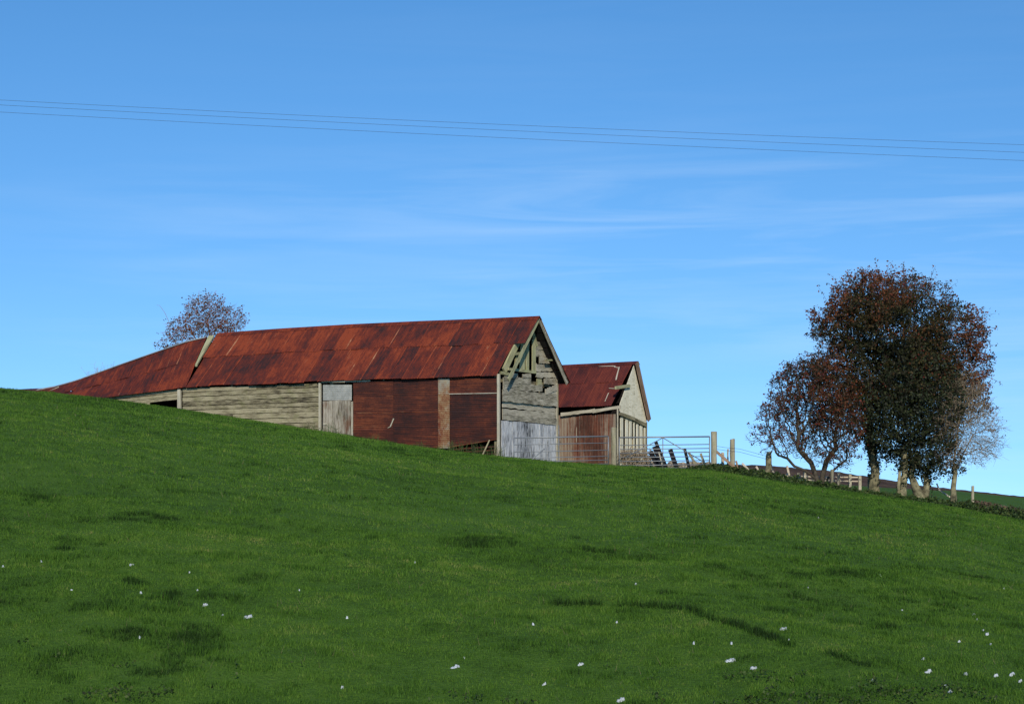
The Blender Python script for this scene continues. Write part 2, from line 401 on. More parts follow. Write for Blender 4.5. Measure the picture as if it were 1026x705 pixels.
tn = np.random.random(len(P))-.75*clump(gx, gy)+1.15*(fbm(gx*3.1, gy*2.4, 71, 3)-.43)+.9*(fbm(gx*.5, gy*.9, 75, 3)-.45)+.5*(vnoise(gx*9, gy*9, 72) > .9)
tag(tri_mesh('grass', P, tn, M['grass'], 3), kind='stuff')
pts = []
for i in range(16000):
    dep = random.uniform(15.2, 18.6); px = random.uniform(-40, 1066); x = (px-CX)/F*dep
    q = vnoise(x*1.1, dep*1.6, 91)*.7+vnoise(x*5, dep*5, 92)*.5-(dep-15.2)*.09
    if q < .66 or (260 < px < 640 and q < .76): continue
    pts.append(Vector((x, dep, gz(x, dep)+random.uniform(.015, .075))))
WEEDPTS = pts
# thin dry stems
def dry(x, y): return np.where(vnoise(x*1.5, y*1.5, 77) > .62, .10, 0.)
P = blades(5000, 15, 60, -.34, .34, dry, .00012, .9)
tag(tri_mesh('dry_grass', P, np.random.random(len(P)), M['drygrass'], 3), kind='stuff')

# ------------------------------------------------------------------ barn frame
A0 = Vector(((500-CX)/F*65, 65, 0)); E1 = Vector((-.8625, .506, 0)).normalized(); E2 = Vector((.506, .8625, 0)).normalized(); UP = Vector((0, 0, 1))
NF = -E2; NG = -E1                      # outward normals: long front wall, gable
def L3(a, b, z): return A0+E1*a+E2*b+UP*z
def onf(px, py, b=0.): return ray_plane(px, py, A0+E2*b, E2)     # point on a plane parallel to the front wall
def ong(px, py, a=0.): return ray_plane(px, py, A0+E1*a, E1)     # point on a plane parallel to the gable
def la(p): return (p-A0).dot(E1)
def lb(p): return (p-A0).dot(E2)
WB = lb(ong(558, 400)); RB = WB*.5
def ridge(px, py): return onf(px, py, RB)
apex = ridge(540.5, 317.5); ra0 = la(apex)
rp = [ridge(*q) for q in ((540.5, 317.5), (480, 320.3), (420, 322.6), (350, 325.8), (280, 330), (219, 334.5))]
ep = [onf(q[0], q[1], -.18) for q in ((498, 376), (440, 378), (380, 379.5), (320, 382), (250, 385), (187, 387.5))]
ra = [la(p) for p in rp]; rz = [p.z for p in rp]; ea = [la(p) for p in ep]; ez = [p.z for p in ep]
def ridge_z(a): return float(np.interp(a, ra, rz))
def eave_z(a): return float(np.interp(a, ea, ez))
wr = [ridge(*q) for q in ((207, 338), (190, 341.5), (165, 350), (125, 364), (100, 373), (78, 381), (55, 387.5), (38, 390.5))]
we = [onf(q[0], q[1], -.18) for q in ((186, 388), (160, 391.5), (120, 396.5), (88, 400.5), (60, 402), (20, 404))]
wra = [la(p) for p in wr]; wrz = [p.z for p in wr]; wea = [la(p) for p in we]; wez = [p.z for p in we]
EL, ER = la(ep[-1]), la(rp[-1])         # left ends at eave and ridge
print('barn W', WB, 'ridge a', ra, 'z', rz, 'eave', ea, ez, 'wing', wra, wrz)
gb = gpt(500, 65)
barn = empty('barn', (gb.x, gb.y, gb.z), 'long low weathered barn with rusty red roof and broken boarded gable end', 'barn')
def slope(a, s, lift=0.):               # point on the front slope; s 0 eave, 1 ridge
    p = L3(a, -.18+(RB+.18)*s, 0); p.z = eave_z(a)*(1-s)+ridge_z(a)*s
    n = Vector((-E2.x, -E2.y, .98)).normalized()
    return p+n*lift
roof = MB()
cw = .70
# lower row then upper row of sheets, ribs from eave to ridge
def sheetrow(s0, s1, a_start, a_end_fn, lift, sag=0):
    a = a_start; k = 0
    while a < a_end_fn(s0)-.05 or a < a_end_fn(s1)-.05:
        w = cw*random.uniform(.93, 1.08)
        aa, ab = a, a+w
        e0, e1_ = min(ab, a_end_fn(s0)), min(ab, a_end_fn(s1))
        e0 = max(e0, aa+.02) ; e1_ = max(e1_, aa+.02)
        j0 = random.uniform(-.012, .012); lf = lift+random.uniform(0, .008)
        roof.sheet(slope(aa, s0+j0, lf+.006), slope(e0+.04, s0+j0, lf), slope(e1_+.04, s1, lf), slope(aa, s1, lf+.006),
                   max(1, (max(e0, e1_)-aa+.04)/.0762), .010, 5, tone=random.random(), dent=.03)
        a += w; k += 1
endfn = lambda s: EL+(ER-EL)*s
sheetrow(0, .56, 0.02, endfn, .0)
sheetrow(.545, 1.0, ra0, endfn, .018)
roof_o = roof.build('roof', M['roof'], barn, smooth=True)
# rear slope (seen from below under the right-hand verge)
back = MB(); eb = WB+.28; zr_b = ong(569, 383.5, -.45).z
def bslope(a, s, lift=0):
    p = L3(a, eb+(RB-eb)*s, 0); z0 = zr_b+(eave_z(max(a, 0))-eave_z(0)); p.z = z0*(1-s)+ridge_z(a)*s
    return p+Vector((E2.x, E2.y, .98)).normalized()*lift
a = ra0
while a < ER:
    b_ = min(a+.7, ER)
    back.sheet(bslope(b_+.03, 0), bslope(a, 0, .005), bslope(a, 1, .005), bslope(b_+.03, 1), (b_-a)/.0762, .010, 3, tone=random.random(), dent=.02)
    a += .7
back.build('rear_roof', M['roof'], barn, smooth=True)
rc = MB()
for i in range(40):
    a1 = ra0+(ER-ra0)*i/40-.02; a2 = ra0+(ER-ra0)*(i+1)/40
    t = random.random()
    for s in (-1, 1):
        q = []
        for aa, d in ((a1, 0), (a2, 0), (a2, .17), (a1, .17)):
            p = L3(aa, RB+s*d, ridge_z(aa)+.045-d*.95); q.append(p)
        rc.face(q, [(a1, 0), (a2, 0), (a2, .2), (a1, .2)], t)
rc.build('ridge_cap', M['roof'], barn)
# verge boards on the gable, tied to the photo
vb = MB(); av = -.43
def scrw(p, d, w):
    f = lambda q: Vector((q.x/q.y*F, q.z/q.y*F))
    o = f(p); a = (f(p+d*.1)-o).normalized(); b = (f(p+w*.1)-o)*10
    return max(6.0, abs(a.x*b.y-a.y*b.x))
def gbeam(mb, q0, q1, wpx, a, th=.05, tone=None, segs=3, jit=.05):
    p0 = ong(q0[0], q0[1], a); p1 = ong(q1[0], q1[1], a); d = (p1-p0).normalized(); wv = d.cross(E1).normalized()
    wv = wv*(wpx/scrw(p0, d, wv))
    mb.board(p0, p1, wv, E1*th, segs, jit, tone)
Z = lambda x, y: (490+x/7.833, 305+y/7.833)
Z4 = lambda x, y: (480+x/4.147, 300+y/4.147)
gbeam(vb, Z(393, 108), Z(614, 618), 2.8, av, .035, .7, 6)
vb.build('bargeboard', M['woodg'], barn)
vb = MB(); gbeam(vb, Z(390, 112), Z(152, 592), 2.6, av+.02, .035, .55, 6); vb.build('bargeboard', M['woodlich'], barn)
# rafters, studs and rails of the open gable
fr_ = MB()
gbeam(fr_, Z(245, 255), Z(118, 520), 4.4, .02, .08, .8)
gbeam(fr_, Z(395, 120), Z(235, 300), 3.0, .02, .08, .3)
gbeam(fr_, Z(395, 120), Z(545, 560), 3.0, .02, .08, .2)
gbeam(fr_, Z(165, 388), Z(240, 384), 3.0, .03, .06, .4)
gbeam(fr_, Z(345, 225), Z(372, 330), 2.4, .0, .06, .6)
gbeam(fr_, Z(150, 505), Z(368, 532), 2.6, -.03, .05, .8)
gbeam(fr_, Z(90, 535), Z(150, 545), 3.0, .02, .08, .4)
gbeam(fr_, Z(270, 270), Z(258, 515), 5.0, .0, .04, .75)
gbeam(fr_, Z(302, 265), Z(300, 522), 2.6, .0, .04, .7)
gbeam(fr_, Z(352, 275), Z(350, 530), 3.2, .0, .04, .85)
gbeam(fr_, Z(215, 400), Z(205, 515), 1.6, .12, .05, .3)
gbeam(fr_, Z4(250, 330), Z4(250, 380), 4.6, .04, .05, .7)
gbeam(fr_, Z(445, 436), Z(505, 436), 1.6, -.2, .06, .2)
fr_.build('gable_framing', M['woodlich'], barn)
gp = MB()
def gplank(x0, t0, b0, x1, t1, b1, tone, a=None, jit=.10, Zf=Z4):
    a = random.uniform(-.06, .05) if a is None else a
    p0 = (ong(*Zf(x0, t0), a)+ong(*Zf(x0, b0), a))/2; p1 = (ong(*Zf(x1, t1), a)+ong(*Zf(x1, b1), a))/2
    h0 = (b0-t0)/4.147/F*66; h1 = (b1-t1)/4.147/F*66
    gp.board(p0, p1, UP*h0, E1*.03, 14, jit*1.9, tone, taper=h1/h0)
for q in [(100, 326, 352, 215, 322, 350, .45), (100, 350, 374, 262, 354, 384, .5), (97, 373, 397, 325, 394, 420, .4),
          (97, 397, 421, 325, 418, 446, .55), (97, 421, 446, 325, 450, 474, .9), (97, 454, 478, 325, 470, 495, .85),
          (97, 478, 499, 325, 494, 522, .5), (275, 372, 396, 325, 352, 378, .8), (262, 392, 420, 325, 378, 396, .7),
          (234, 172, 206, 274, 190, 212, .4), (234, 206, 236, 290, 214, 240, .6), (250, 236, 266, 300, 242, 268, .55), (236, 266, 298, 310, 272, 300, .75), (236, 300, 324, 322, 302, 326, .9),
          (270, 328, 350, 325, 328, 354, .7), (180, 310, 326, 215, 308, 324, .6), (105, 306, 326, 160, 306, 324, .4)]:
    gplank(*q)
gp.build('gable_boards', M['woodg'], barn)
wb = MB(); x = 93
while x < 320:
    w = random.uniform(13, 19); t = 502+(x-93)*.088
    p0 = ong(*Z4(x+w/2, t+random.uniform(-1, 1)), random.uniform(-.012, .012)); p1 = Vector((p0.x, p0.y, .25))
    wv = E2*((w-.5)/4.147/12.6)
    wb.board(p0, p1, wv, E1*.025, 3, .03, random.choice((.05, .2, .4, .65, .9, .95)) if x < 200 else random.choice((.3, .5, .9, 1.0)))
    x += w
wb.build('whitewashed_boards', M['white'], barn)
def vpost(mb, p, z0, z1, wx, wy, tone=.7, d1=E1, d2=E2, lean=(0, 0)):
    q0 = Vector((p.x, p.y, z0)); q1 = Vector((p.x+lean[0], p.y+lean[1], z1))
    mb.board(q0, q1, d1*wx, d2*wy, 4, .04, tone)
cp = MB(); vpost(cp, L3(.0, -.03, 0), .3, onf(500, 374.5).z, .09, .10, .9); cp.build('corner_post', M['postpale'], barn)
cp = MB(); vpost(cp, L3(-.03, WB-.05, 0), .3, ong(558, 384).z, .03, .07, .8); cp.build('corner_post', M['postpale'], barn)

# front wall: boards, door, metal sheets
fw = MB(); aL, aR = la(onf(183, 400)), la(onf(320, 400))
zt = eave_z(8)-.02; z = zt-.03; 
while z > .9:
    h = random.uniform(.17, .23)
    n = random.choice((1, 2)); cuts = [aR, aL] if n == 1 else [aR, random.uniform(aR+1.5, aL-1.5), aL]
    for i in range(len(cuts)-1):
        a0, a1 = cuts[i], cuts[i+1]-.012
        dz = random.uniform(-.012, .012); off = random.uniform(-.012, .012)
        zz0 = z-h/2+(eave_z(a0)-eave_z(8))*.8; zz1 = z-h/2+(eave_z(a1)-eave_z(8))*.8+dz
        fw.board(L3(a0, off, zz0), L3(a1, off, zz1), UP*(h-.022), E2*.03, 14, .10, random.random())
    z -= h
fw.build('plank_wall', M['wood'], barn)
fp = MB(); vpost(fp, L3(la(onf(321.5, 400)), -.06, 0), .5, onf(321, 383.5).z, .09, .08, .9); fp.build('door_post', M['postpale'], barn)
dm = MB(); a0, a1 = la(onf(324, 420)), la(onf(352, 420)); zt_ = onf(338, 401).z; n = 9
for i in range(n):
    aa = a0+(a1-a0)*(i+.5)/n; 
    dm.board(L3(aa, -.035+random.uniform(-.006, .006), .6), L3(aa, -.035, zt_+random.uniform(-.02, .02)), E1*(abs(a1-a0)/n-.018), E2*.03, 3, .02, random.choice((.35, .6, .8, .9)) if i < 5 else random.choice((.1, .2, .5)))
door = dm.build('door', M['door'], barn)
dh = MB(); p = onf(325.5, 424.6, -.08); dh.board(p-UP*.04, p+UP*.04, E1*.16, E2*.03, 1, 0, .9); dh.build('handle', M['postpale'], door)
ds = MB(); p = onf(352.8, 402, -.05); ds.board(Vector((p.x, p.y, .55)), p, E1*.06, E2*.05, 2, .04, .8); ds.build('door_frame', M['postpale'], barn)
def wsheet(mb, x0, y0, x1, y1, b=-.02, tone=.5, yb0=None, yb1=None, rows=3, dent=.03):
    """sheet with level ribs filling photo pixels x0..x1, y0 (top) .. y1 (bottom)"""
    A = onf(x0, y1 if yb0 is None else yb0, b); B = onf(x0, y0, b); Cc = onf(x1, y0, b); D = onf(x1, y1 if yb1 is None else yb1, b)
    mb.sheet(A, B, Cc, D, abs(B.z-A.z)/.0762, .0075, rows, tone, dent)
tn_ = MB(); wsheet(tn_, 323.5, 385.2, 352.5, 401, -.03, .6); tn_.build('tin_panel', M['tin'], barn, smooth=True)
st = MB(); p0, p1 = onf(322, 382.5, -.05), onf(371, 381.3, -.05); st.board(p0, p1, UP*.07, E2*.03, 4, .06, .95); st.build('batten', M['postpale'], barn)
ms_ = MB()
wsheet(ms_, 354, 381, 394, 397, -.030, .42); wsheet(ms_, 354, 396, 394, 414, -.036, .62); wsheet(ms_, 354, 413, 394, 431, -.030, .66); wsheet(ms_, 354, 430, 394, 447, -.04, .35)
wsheet(ms_, 393, 380, 441, 396, -.022, .22); wsheet(ms_, 393, 395, 441, 413, -.03, .30); wsheet(ms_, 393, 412, 441, 430, -.022, .26); wsheet(ms_, 393, 429, 441, 446, -.03, .32, 447, 449)
wsheet(ms_, 449, 378, 499, 395, -.030, .60); wsheet(ms_, 449, 394, 499, 413, -.022, .22); wsheet(ms_, 449, 412, 499, 430, -.03, .24); wsheet(ms_, 449, 429, 499, 442, -.022, .36, 448.5, 440)
ms_.build('rusty_wall_sheets', M['wallrust'], barn, smooth=True)
sp = MB()
for (y0, y1, tn__) in ((379, 395, .75), (394, 412, .7), (411, 431, .25), (430, 449, .3)): wsheet(sp, 439, y0, 450.5, y1, -.048, tn__, dent=.01)
sp.build('patch_sheet', M['stripe'], barn, smooth=True)
bt = MB(); bt.board(onf(450, 394.5, -.05), onf(498, 393.6, -.05), UP*.03, E2*.02, 3, .1, .9)
bt.build('batten', M['door'], barn)
hs = MB(); hs.board(onf(388.5, 428.5, -.06), onf(391.5, 427.2, -.06), UP*.03, E2*.02, 1, 0, .9); hs.board(onf(391, 427.6, -.06), onf(394.5, 419, -.06), E1*.05, E2*.02, 1, 0, .9); hs.build('latch', M['postpale'], barn)
# rails showing under the lifted wall sheet
ur = MB()
for yy in (447, 450.5, 454): ur.board(onf(452, yy+3, .15), onf(499, yy, .15), UP*.06, E2*.05, 3, .1, .3)
ur.build('lower_rails', M['wallrust'], barn)
# structural timbers inside + hidden walls that keep the inside dark
ins = MB()
for a in np.arange(.2, 23, 2.6):
    zz = eave_z(a) if a < EL else float(np.interp(a, wea, wez))
    ins.board(L3(a, .14, .3), L3(a, .14, zz-.05), E1*.12, E2*.12, 1, 0, .4)
    ins.board(L3(a, WB-.2, .3), L3(a, WB-.2, zz-.1), E1*.12, E2*.12, 1, 0, .4)
    ins.board(L3(a, .2, zz-.15), L3(a, WB-.25, zz-.15), UP*.14, E1*.1, 1, 0, .4)
    if a < 15: ins.board(L3(a, .05, eave_z(a)-.02), L3(a, RB-.02, ridge_z(a)-.16), UP*.1, E1*.07, 1, 0, .3)
for k in range(8):
    s = (k+.5)/8; ins.board(slope(.1, s, -.06), slope(15, s, -.06), UP*.06, E2*.05, 1, 0, .3)
ins.build('inner_frame', M['wood'], barn)
pt = MB()  # added partition, only there to block light through the gaps
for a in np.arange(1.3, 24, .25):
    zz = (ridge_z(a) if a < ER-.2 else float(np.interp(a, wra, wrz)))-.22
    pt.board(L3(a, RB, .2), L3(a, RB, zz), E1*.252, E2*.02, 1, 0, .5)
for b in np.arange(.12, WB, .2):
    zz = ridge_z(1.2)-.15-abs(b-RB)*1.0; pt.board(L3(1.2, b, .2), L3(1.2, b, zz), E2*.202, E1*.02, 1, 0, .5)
pt.build('light_blocker', M['inner'], barn)
so = MB()  # added near-black boards stand in for shade under the rear slope
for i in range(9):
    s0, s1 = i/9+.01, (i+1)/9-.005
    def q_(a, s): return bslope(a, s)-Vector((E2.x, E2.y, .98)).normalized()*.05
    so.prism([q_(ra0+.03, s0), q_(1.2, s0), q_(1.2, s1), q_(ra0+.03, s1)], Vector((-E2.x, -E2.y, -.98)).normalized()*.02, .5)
so.build('shade_soffit', M['inner'], barn)
bw = MB()
for a in np.arange(0.05, 26, .25):
    bw.board(L3(a, WB-.02, .0), L3(a, WB-.02, eave_z(min(a, 14))-.10), E1*.246, E2*.025, 1, 0, random.random())
for b in np.arange(.1, WB, .25): bw.board(L3(26, b, 0), L3(26, b, 3.4), E2*.246, E1*.025, 1, 0, random.random())
bw.build('rear_wall', M['wood'], barn)
ifl = MB(); ifl.face([L3(0.1, .1, .35), L3(26, .1, .8), L3(26, WB-.1, .8), L3(.1, WB-.1, .35)], None, .2); ifl.build('floor', M['stone'], barn)

# wing: sagging roof falling away to the left
wg = MB(); ARr, ARe = wra[0], wea[0]; nS = 18
def wpt(k, s, lift=0):
    ar = ARr+(wra[-1]-ARr)*k; ae = ARe+(wea[-1]-ARe)*k
    a = ae*(1-s)+ar*s; zr_ = float(np.interp(ar, wra, wrz)); ze_ = float(np.interp(ae, wea, wez))
    p = L3(a, -.18+(RB+.18)*s, 0); p.z = ze_*(1-s)+zr_*s-.10*math.sin(s*math.pi)*min(1, k*4); return p+Vector((-E2.x, -E2.y, 1)).normalized()*lift
for i in range(nS):
    k0, k1 = i/nS, (i+1)/nS+.004; t = random.uniform(.1, .75); lf = random.uniform(0, .012)
    w = (wpt(k0, 0)-wpt(k1, 0)).length
    for (s0, s1, li) in ((0, .55, 0), (.54, 1, .015)):
        wg.sheet(wpt(k0, s0, lf+li+.006), wpt(k1, s0, lf+li), wpt(k1, s1, lf+li), wpt(k0, s1, lf+li+.006), w/.0762, .010, 4, min(1, max(0, t+random.uniform(-.25, .25))), .03)
wg.build('wing_roof', M['roof'], barn, smooth=True)
wbk = MB()
for i in range(nS):
    k0, k1 = i/nS, (i+1)/nS
    p, q = wpt(k0, 1), wpt(k1, 1)
    wbk.sheet(q+E2*RB*1.1-UP*1.6, p+E2*RB*1.1-UP*1.9, p, q, 8, .01, 2, random.random())
wbk.build('rear_wing_roof', M['roof'], barn, smooth=True)
wc = MB()
for i in range(nS):
    k0, k1 = i/nS, (i+1)/nS; p, q = wpt(k0, 1), wpt(k1, 1); t = random.uniform(.3, 1)
    wc.face([p+UP*.05, q+UP*.05, q-E2*.13-UP*.03, p-E2*.13-UP*.03], [(k0*16, 0), (k1*16, 0), (k1*16, .2), (k0*16, .2)], t)
    wc.face([q+UP*.05, p+UP*.05, p+E2*.13-UP*.07, q+E2*.13-UP*.07], [(k0*16, 0), (k1*16, 0), (k1*16, .2), (k0*16, .2)], t)
wc.build('wing_ridge_cap', M['tin'], barn)
# mossy timber lying in the split between the two roofs
mt = MB()
p0 = onf(213, 334.5, RB-.12); p1 = slope(EL+.25, .28, .03)
q1 = onf(196.5, 366, .55); q0 = onf(211.5, 337, RB-.15)
mt.board(q0, q1, E1*.30, UP*.10, 6, .12, .8, taper=.35)
mt.build('exposed_rafter', M['woodlich'], barn)
# wing wall
ww = MB()
for (x0, y0, h0, x1, y1, h1) in ((86, 401, 3, 178, 391.5, 3.2), (90, 404.5, 3, 178, 395.2, 3.2), (100, 407, 3, 178, 398.6, 3), (118, 409, 3, 150, 404.5, 3), (86, 411, 3, 142, 409, 4)):
    p0, p1 = onf(x0, y0, .0), onf(x1, y1, .0); ww.board(p0, p1, UP*(h0/F*74), E2*.03, 8, .1, random.uniform(.3, .9), taper=h1/h0)
ww.build('wing_boards', M['wood'], barn)
fp = MB(); vpost(fp, L3(la(onf(180.5, 400)), -.05, 0), .9, onf(180, 389.5).z, .15, .1, .7); fp.build('wing_post', M['postpale'], barn)
fl = MB(); fl.board(onf(48.5, 392.4, RB-.5), onf(59, 387.8, RB-.3), UP*.06, E2*.03, 2, 0, .9); fl.build('flashing', M['postpale'], barn)

# low shed beyond the crest on the far left
sx = W(30, 391, 84); shed = empty('shed', (sx.x, sx.y, gz(sx.x, sx.y)), 'low rusty roofed shed barely showing over the grass crest at the far left', 'shed')
sm = MB(); A_, B_, C_, D_ = W(-14, 395, 83), W(49, 394, 83), W(49, 388.6, 86), W(-8, 391.2, 87)
sm.sheet(A_, B_, C_, D_, 40, .01, 3, .4, .03); sm.sheet(B_+Vector((0, 6, 0)), A_+Vector((0, 7, 0)), D_, C_, 40, .01, 3, .4, .03)
sm.build('roof', M['roof'], shed, smooth=True)
sm = MB()
for i in range(12):
    p = A_.lerp(B_, (i+.5)/12)+Vector((0, .25, -.12)); sm.board(Vector((p.x, p.y, p.z-2.2)), p, Vector(((B_-A_).length/12-.01, 0, 0)), Vector((0, .03, 0)), 1, 0, random.random())
sm.build('wall', M['wood'], shed)

# ------------------------------------------------------------------ second barn
D2 = 72.0; A2 = Vector(((618.5-CX)/F*D2, D2, 0))
def L2(a, b, z): return A2+E1*a+E2*b+UP*z
def on2f(px, py, b=0.): return ray_plane(px, py, A2+E2*b, E2)
def on2g(px, py, a=0.): return ray_plane(px, py, A2+E1*a, E1)
def la2(p): return (p-A2).dot(E1)
def lb2(p): return (p-A2).dot(E2)
Z5 = lambda x, y: (540+x/5.42, 350+y/5.42)
W2 = lb2(on2g(647.5, 430)); R2 = lb2(on2g(637.2, 362, 0)); 
rz2 = on2g(637.2, 362.5, -.1).z; ez2 = on2f(612, 406).z; er2 = on2g(650.5, 421, -.1)
print('barn2 W', W2, 'R', R2, rz2, ez2, 'right', lb2(er2), er2.z)
g2 = gz(A2.x, A2.y)
b2 = empty('small_barn', (A2.x, A2.y, g2), 'smaller barn behind the long one with maroon roof and pale cream gable', 'barn')
def s2(a, s, lift=0):
    p = L2(a, -.15+(R2+.15)*s, 0); zr_ = rz2-max(0, a)*.012; p.z = (ez2-.02+a*-.004)*(1-s)+zr_*s
    return p+Vector((-E2.x, -E2.y, .8)).normalized()*lift
a_top = la2(on2f(634.5, 363, R2)); a_bot = la2(on2f(612, 406, -.15))
r2 = MB(); n = 11; Lr = 7.2
for i in range(n):
    for (s0, s1, li) in ((0, .55, 0), (.54, 1, .015)):
        e = lambda s, k: (a_bot+(a_top-a_bot)*s)+(Lr-(a_bot+(a_top-a_bot)*s))*k
        k0, k1 = i/n, (i+1)/n+.005
        r2.sheet(s2(e(s0, k0), s0, li+.006), s2(e(s0, k1), s0, li), s2(e(s1, k1), s1, li), s2(e(s1, k0), s1, li+.006), .66/.0762, .010, 4, random.random(), .025)
r2.build('roof', M['roof2'], b2, smooth=True)
r2 = MB(); rb_ = lb2(er2); rzb = er2.z
for i in range(n):
    a0 = -.12+(Lr+.12)*i/n; a1 = -.12+(Lr+.12)*(i+1)/n+.03
    r2.sheet(L2(a1, rb_, rzb), L2(a0, rb_, rzb+.005), L2(a0, R2, rz2+.005), L2(a1, R2, rz2), 8, .010, 3, random.random(), .02)
r2.build('rear_roof', M['roof2'], b2, smooth=True)
rc = MB()
for i in range(12):
    a0 = -.12+7.3*i/12; a1 = -.12+7.3*(i+1)/12
    z0, z1 = rz2-max(0, a0)*.012, rz2-max(0, a1)*.012
    for s in (-1, 1): rc.face([L2(a0, R2, z0+.05), L2(a1, R2, z1+.05), L2(a1, R2+s*.15, z1-.1), L2(a0, R2+s*.15, z0-.1)], [(a0, 0), (a1, 0), (a1, .2), (a0, .2)], random.random()*.5)
rc.build('ridge_cap', M['roof2'], b2)
# pale edging round a replaced sheet
pe = MB(); 
for (q0, q1, w) in ((Z5(320, 90), Z5(415, 90), .05), (Z5(435, 95), Z5(418, 165), .05), (Z5(408, 94), Z5(436, 100), .03), (Z5(380, 210), Z5(412, 212), .03), (Z5(378, 235), Z5(358, 282), .03)):
    nn = Vector((-E2.x, -E2.y, .8)); base = s2(2, .5, .03); nrm = (s2(3, .5)-s2(2, .5)).cross(s2(2, .9)-s2(2, .5)).normalized()
    p0 = ray_plane(*q0, base, nrm); p1 = ray_plane(*q1, base, nrm); d = (p1-p0).normalized()
    pe = MB(); pe.board(p0, p1, d.cross(nrm)*w, nrm*.01, 4, .3, .9); pe.build('sheet_edging', M['postpale'], b2)
def gb2(mb, q0, q1, wpx, a, th=.04, tone=.5, segs=3, jit=.04):
    p0 = on2g(q0[0], q0[1], a); p1 = on2g(q1[0], q1[1], a); d = (p1-p0).normalized(); wv = d.cross(E1).normalized()
    mb.board(p0, p1, wv*(wpx/scrw(p0, d, wv)), E1*th, segs, jit, tone)
m_ = MB(); gb2(m_, Z5(532, 72), Z5(600, 385), 3.4, -.12, .03, .2, 5); m_.build('bargeboard', M['railbrown'], b2)
m_ = MB()
pl = [Z5(516, 88), Z5(586, 395), Z5(440, 345), Z5(440, 300)]
nb = 9; Lp, Rp = lb2(on2g(*Z5(440, 330))), lb2(on2g(*Z5(586, 395)))
def topz(b):                                     # underside of the roof in the gable plane, measured from the photo
    pts = sorted([(lb2(on2g(*q)), on2g(*q).z) for q in (Z5(440, 297), Z5(516, 88), Z5(586, 393))]); return float(np.interp(b, [p[0] for p in pts], [p[1] for p in pts]))
def botz(b):
    pts = [(lb2(on2g(*q)), on2g(*q).z) for q in (Z5(436, 342), Z5(510, 372), Z5(586, 402))]; return float(np.interp(b, [p[0] for p in pts], [p[1] for p in pts]))
for i in range(nb):
    b0 = Lp+(Rp-Lp)*i/nb+.004; b1 = Lp+(Rp-Lp)*(i+1)/nb-.004; bs = [b0, b1]
    bp = lb2(on2g(*Z5(516, 88)))
    topl = [L2(0, b1, topz(b1))]
    if b0 < bp < b1: topl.append(L2(0, bp, topz(bp)))
    topl.append(L2(0, b0, topz(b0)))
    m_.prism([L2(0, b0, botz(b0)), L2(0, b1, botz(b1))]+topl, E1*.025, random.uniform(.45, .75))
m_.build('gable_panel', M['cream'], b2)
m_ = MB(); gb2(m_, Z5(416, 208), Z5(492, 197), 3.0, -.06, .08, .8)
m_.build('projecting_purlin', M['woodlich'], b2)
m_ = MB(); gb2(m_, Z5(438, 348), Z5(520, 378), 3.2, -.04, .05, .5, 3, .1); gb2(m_, Z5(515, 378), Z5(583, 412), 3.2, -.03, .05, .4, 3, .1)
gb2(m_, Z5(440, 366), Z5(582, 420), 2.2, .03, .05, .2)
m_.build('sagging_beam', M['wood'], b2)
m_ = MB()
for (x0, x1, tn__) in ((440, 458, .3), (466, 486, .8), (488, 504, .75), (511, 520, .2), (527, 541, .9), (546, 563, .85), (568, 583, .3)):
    xc = (x0+x1)/2; yt = 358+(xc-440)*.42; p0 = on2g(*Z5(xc, yt), .02); wv = E2*((x1-x0)/5.42/random.uniform(12.5, 16))
    m_.board(Vector((p0.x, p0.y, .2)), p0, wv, E1*.03, 4, .05, tn__)
m_.build('side_boards', M['cream'], b2)
m_ = MB()
for i in range(5):
    x0, x1 = 562+i*11.4, 562+(i+1)*11.4
m_.board(on2f(562, 415.2, -.12), on2f(596, 411, -.12), UP*.14, E2*.06, 8, .18, .4); m_.board(on2f(594, 412, -.13), on2f(622, 407.3, -.13), UP*.13, E2*.06, 6, .15, .6)
m_.build('eaves_beam', M['postpale'], b2)
m_ = MB(); aE = la2(on2f(559, 440)); aS = la2(on2f(616.5, 440)); nsh = 6
for i in range(nsh+2):
    a0 = aS+(aE-aS)*i/nsh; a1 = aS+(aE-aS)*(i+1)/nsh+.03
    zt0 = on2f(600, 415).z
    m_.sheet(L2(a0, 0+.006, .2), L2(a1, 0, .2), L2(a1, 0, zt0), L2(a0, .006, zt0), (a1-a0)/.0762, .011, 3, (.55, .2, .15, .3, .8, .95, .8, .8)[i], .02)
m_.build('corrugated_wall', M['wallrust2'], b2, smooth=True)
m_ = MB(); p = on2f(618.8, 440, -.12); m_.tube([Vector((p.x, p.y, .1)), Vector((p.x, p.y, on2f(618.8, 408.5).z))], .035, 8); m_.build('downpipe', M['postpale'], b2)
m_ = MB(); vpost(m_, L2(.02, W2, 0), .1, on2g(647, 423).z, .08, .12, .3); m_.build('corner_post', M['wood'], b2)
m_ = MB()
for a in np.arange(.1, 7, .25): m_.board(L2(a, W2+.0, .0), L2(a, W2, rzb-.06), E1*.246, E2*.025, 1, 0, random.random())
for b in np.arange(.05, W2, .25): m_.board(L2(7, b, 0), L2(7, b, 2.6), E2*.246, E1*.025, 1, 0, random.random())
m_.build('rear_wall', M['wood'], b2)
m_ = MB()  # added partition and lining that keep the small barn black inside
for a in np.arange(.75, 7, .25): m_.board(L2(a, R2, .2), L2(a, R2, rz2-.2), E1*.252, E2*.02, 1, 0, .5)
for b in np.arange(.12, W2, .2): m_.board(L2(.72, b, .2), L2(.72, b, rz2-.25-(abs(b-R2)*1.25 if b < R2 else abs(b-R2)*1.9)), E2*.202, E1*.02, 1, 0, .5)
